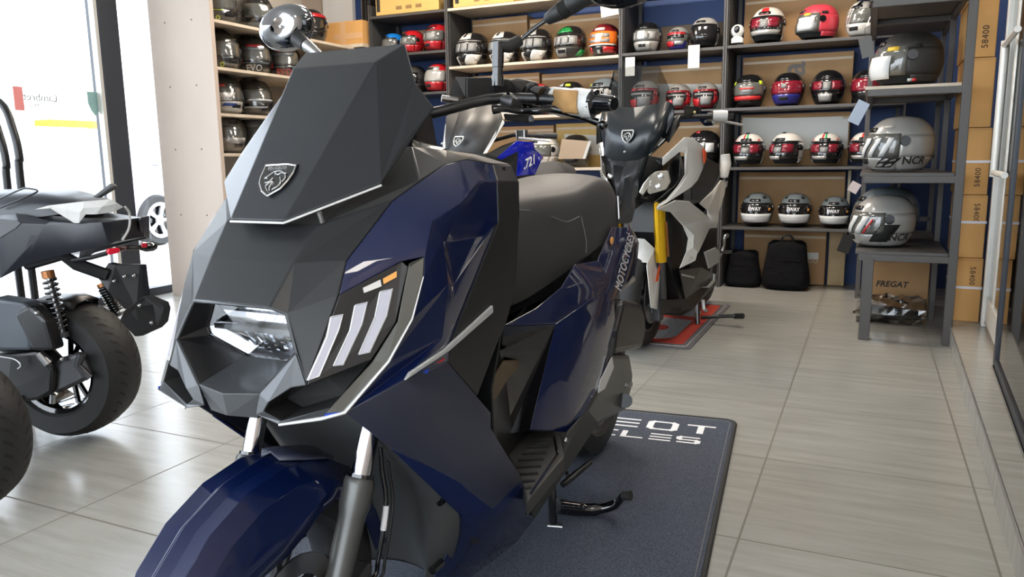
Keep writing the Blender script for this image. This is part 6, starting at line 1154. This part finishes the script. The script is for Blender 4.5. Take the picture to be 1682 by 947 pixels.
# carton and bagged parts under the display rack
e=carton('carton',(.02,5.30,.004),(.37,5.62,.40),'brown carton with black lettering under the display rack','carton2',flap=False)
me=text_mesh('FREGAT',size=.05,extrude=.0006,shear=.2,bold=.0012); me.transform(frame((-.03,-.1612,.19),(1,0,0),(0,0,1))); obj('printed_name', me, 'ink', e)
E=empty('parts_bag',(.165,5.06,0),0,'black moulded parts sealed in clear plastic on the floor under the rack','bag'); g=G(); g.loft([[(-.16+.32*k/6,math.sin(t)*.07*(1-.3*abs(k-3)/3),.055+math.cos(t)*.05*(1-.5*(k/6)**2)) for t in (2*PI*i/12 for i in range(12))] for k in range(7)],True,True); obj('moulding', g, 'gloss', E, smooth=60)
random.seed(11); g=G(); g.loft([[(-.19+.37*k/9,math.sin(t)*(.095+random.uniform(-.02,.015)),.082+math.cos(t)*(.075+random.uniform(-.02,.025))) for t in (2*PI*i/14 for i in range(14))] for k in range(10)],True,True); o=obj('plastic_bag', g, glass('wrinkled clear bag',(.9,.9,.9),.16,.05), E)
tag(obj('clip', G().tube(smoothpath([(-0.0417,5.2796,0.0080),(-0.0179,5.3417,0.0100),(0.0140,5.3861,0.0080)],4),.007,6), 'gloss', smooth=60),'tiny black clip lying on the tiles near the rack leg','clip')
# boxes along the top and at the back left corner
e=carton('carton',(-4.06,6.01,2.264),(-3.42,6.4,2.60),'long yellow carton with printed lines on top of the narrow bay','cartonY',flap=False)
for k,(t_,z,s_) in enumerate((('CONVERTIBLE CRASH',.07,.052),)): me=text_mesh(t_,size=s_*.7,extrude=.0006); me.transform(frame((0,-.1962,.14),(1,0,0),(0,0,1))); obj('printed_line', me, 'ink', e)
for k in range(3): obj('printed_icon', G().box((-.11+k*.10,-.1965,.035),(-.05+k*.10,-.195,.065)), mat('brown print',(.25,.15,.05),.7), e)
obj('barcode_panel', G().box((-.31,-.1965,.03),(-.275,-.195,.2)), 'ink', e)
e=carton('carton',(-3.28,6.01,2.264),(-2.72,6.4,2.6),'yellow carton with small icons on top of the wide bay','cartonY',flap=False)
for k in range(3): obj('printed_icon', G().box((-.08+k*.10,-.1965,.03),(-.03+k*.10,-.195,.06)), mat('brown print',(.25,.15,.05),.7), e)
obj('barcode_panel', G().box((-.26,-.1965,.03),(-.225,-.195,.2)), 'ink', e)
e=carton('carton',(-4.60,5.95,2.03),(-4.17,6.35,2.235),'taped tan carton on the corner cabinet beyond the far mirror','carton',flap=False); obj('tape', G().box((-.03,-.2015,-.001),(.03,.2015,.2055)), mat('glossy brown tape',(.62,.38,.2),.2), e); obj('tape_cross', G().box((-.10,-.2018,.05),(.215,-.199,.10)), mat('glossy brown tape',(.62,.38,.2),.2), e)
E=empty('corner_cabinet',(-4.40,6.12,0),0,'plain grey corner cabinet carrying the taped carton','cabinet'); obj('body', G().box((-.24,-.19,0),(.24,.28,2.0)), 'shelfmetal', E, bevel=.004); obj('top', G().box((-.25,-.2,2.0),(.25,.29,2.028)), 'board', E); obj('door_handle', G().box((.15,-.2,1.0),(.17,-.19,1.15)), 'steel', E)
E=empty('roller_banner',(-4.43,6.46,2.03),0,'black rolled banner standing behind the taped carton','banner'); obj('roll', G().tube([(0,0,0),(0,0,.75)],.085,16), 'gloss', E, smooth=60); obj('end_cap', G().tube([(0,0,.75),(0,0,.77)],.095,16), 'shelfmetal', E)
struct(obj('door_1', G().box((-4.97,6.44,0),(-4.62,6.49,3.0)), mat('bright white door',(.85,.84,.82),.5)))
tp_=(-4.4700,5.6230,2.0289)
e=helmet((-4.47,tp_[1],2.003),'black top case like helmet with a red band beside the far mirror','hblack','hblack','visor',face=40,size=1.1,extra=[('red_band','hred',-90,90,.40,.62,.006)])
for x0,x1,z0,z1,yy,lab in ((-3.0,-2.72,1.36,1.60,6.322,'white sheet standing behind the red topped helmet'),(-2.5,-2.05,1.36,1.56,6.322,'wide white sheet standing behind the yellow marked helmet'),(-1.62,-1.05,1.352,1.58,6.322,'white sheet standing behind the grey and red helmets'),(-2.4,-1.9,1.02,1.20,6.326,'pale sheet standing low behind the cream helmet'),(-.92,-.16,1.04,1.29,6.326,'cream sheet behind the striped white helmets')):
    e=empty('paper_sheet',((x0+x1)/2,yy,z0),0,lab,'paper'); obj('sheet', G().hexa([(-(x1-x0)/2,-.004,0),((x1-x0)/2,-.004,0),((x1-x0)/2,-.002,0),(-(x1-x0)/2,-.002,0)],[(-(x1-x0)/2,.003,z1-z0),((x1-x0)/2,.003,(z1-z0)*.86),((x1-x0)/2,.005,(z1-z0)*.86),(-(x1-x0)/2,.005,z1-z0)]), 'paper', e)

# ------------------------------------------------------------------ camera
cd = bpy.data.cameras.new('camera'); co = bpy.data.objects.new('camera', cd); COL.objects.link(co)
cd.sensor_width = 36; cd.sensor_fit = 'HORIZONTAL'; cd.lens = 36 * 1267.0709 / 1682; cd.clip_start = .02; cd.clip_end = 200
co.matrix_world = Matrix(((0.90910354,-0.0565136,0.41271898,0),(0.41633479,0.15656733,-0.89562939,0),(-0.01400306,0.98604913,0.16586449,1.0),(0,0,0,1)))
SC.camera = co

# ------------------------------------------------------------------ daylight and exposure
w=bpy.data.worlds.new('sky'); SC.world=w; w.use_nodes=True; nt=w.node_tree; bg=nt.nodes['Background']; bg.inputs[0].default_value=(.84,.92,1,1); bg.inputs[1].default_value=SKY_E
SC.view_settings.view_transform='Standard'; SC.view_settings.look='None'; SC.view_settings.gamma=1; SC.view_settings.use_curve_mapping=False; SC.view_settings.exposure=EXPO
SC.cycles.use_denoising=True; SC.cycles.max_bounces=8; SC.cycles.transparent_max_bounces=24; SC.cycles.sample_clamp_indirect=8; SC.cycles.caustics_reflective=False; SC.cycles.caustics_refractive=False
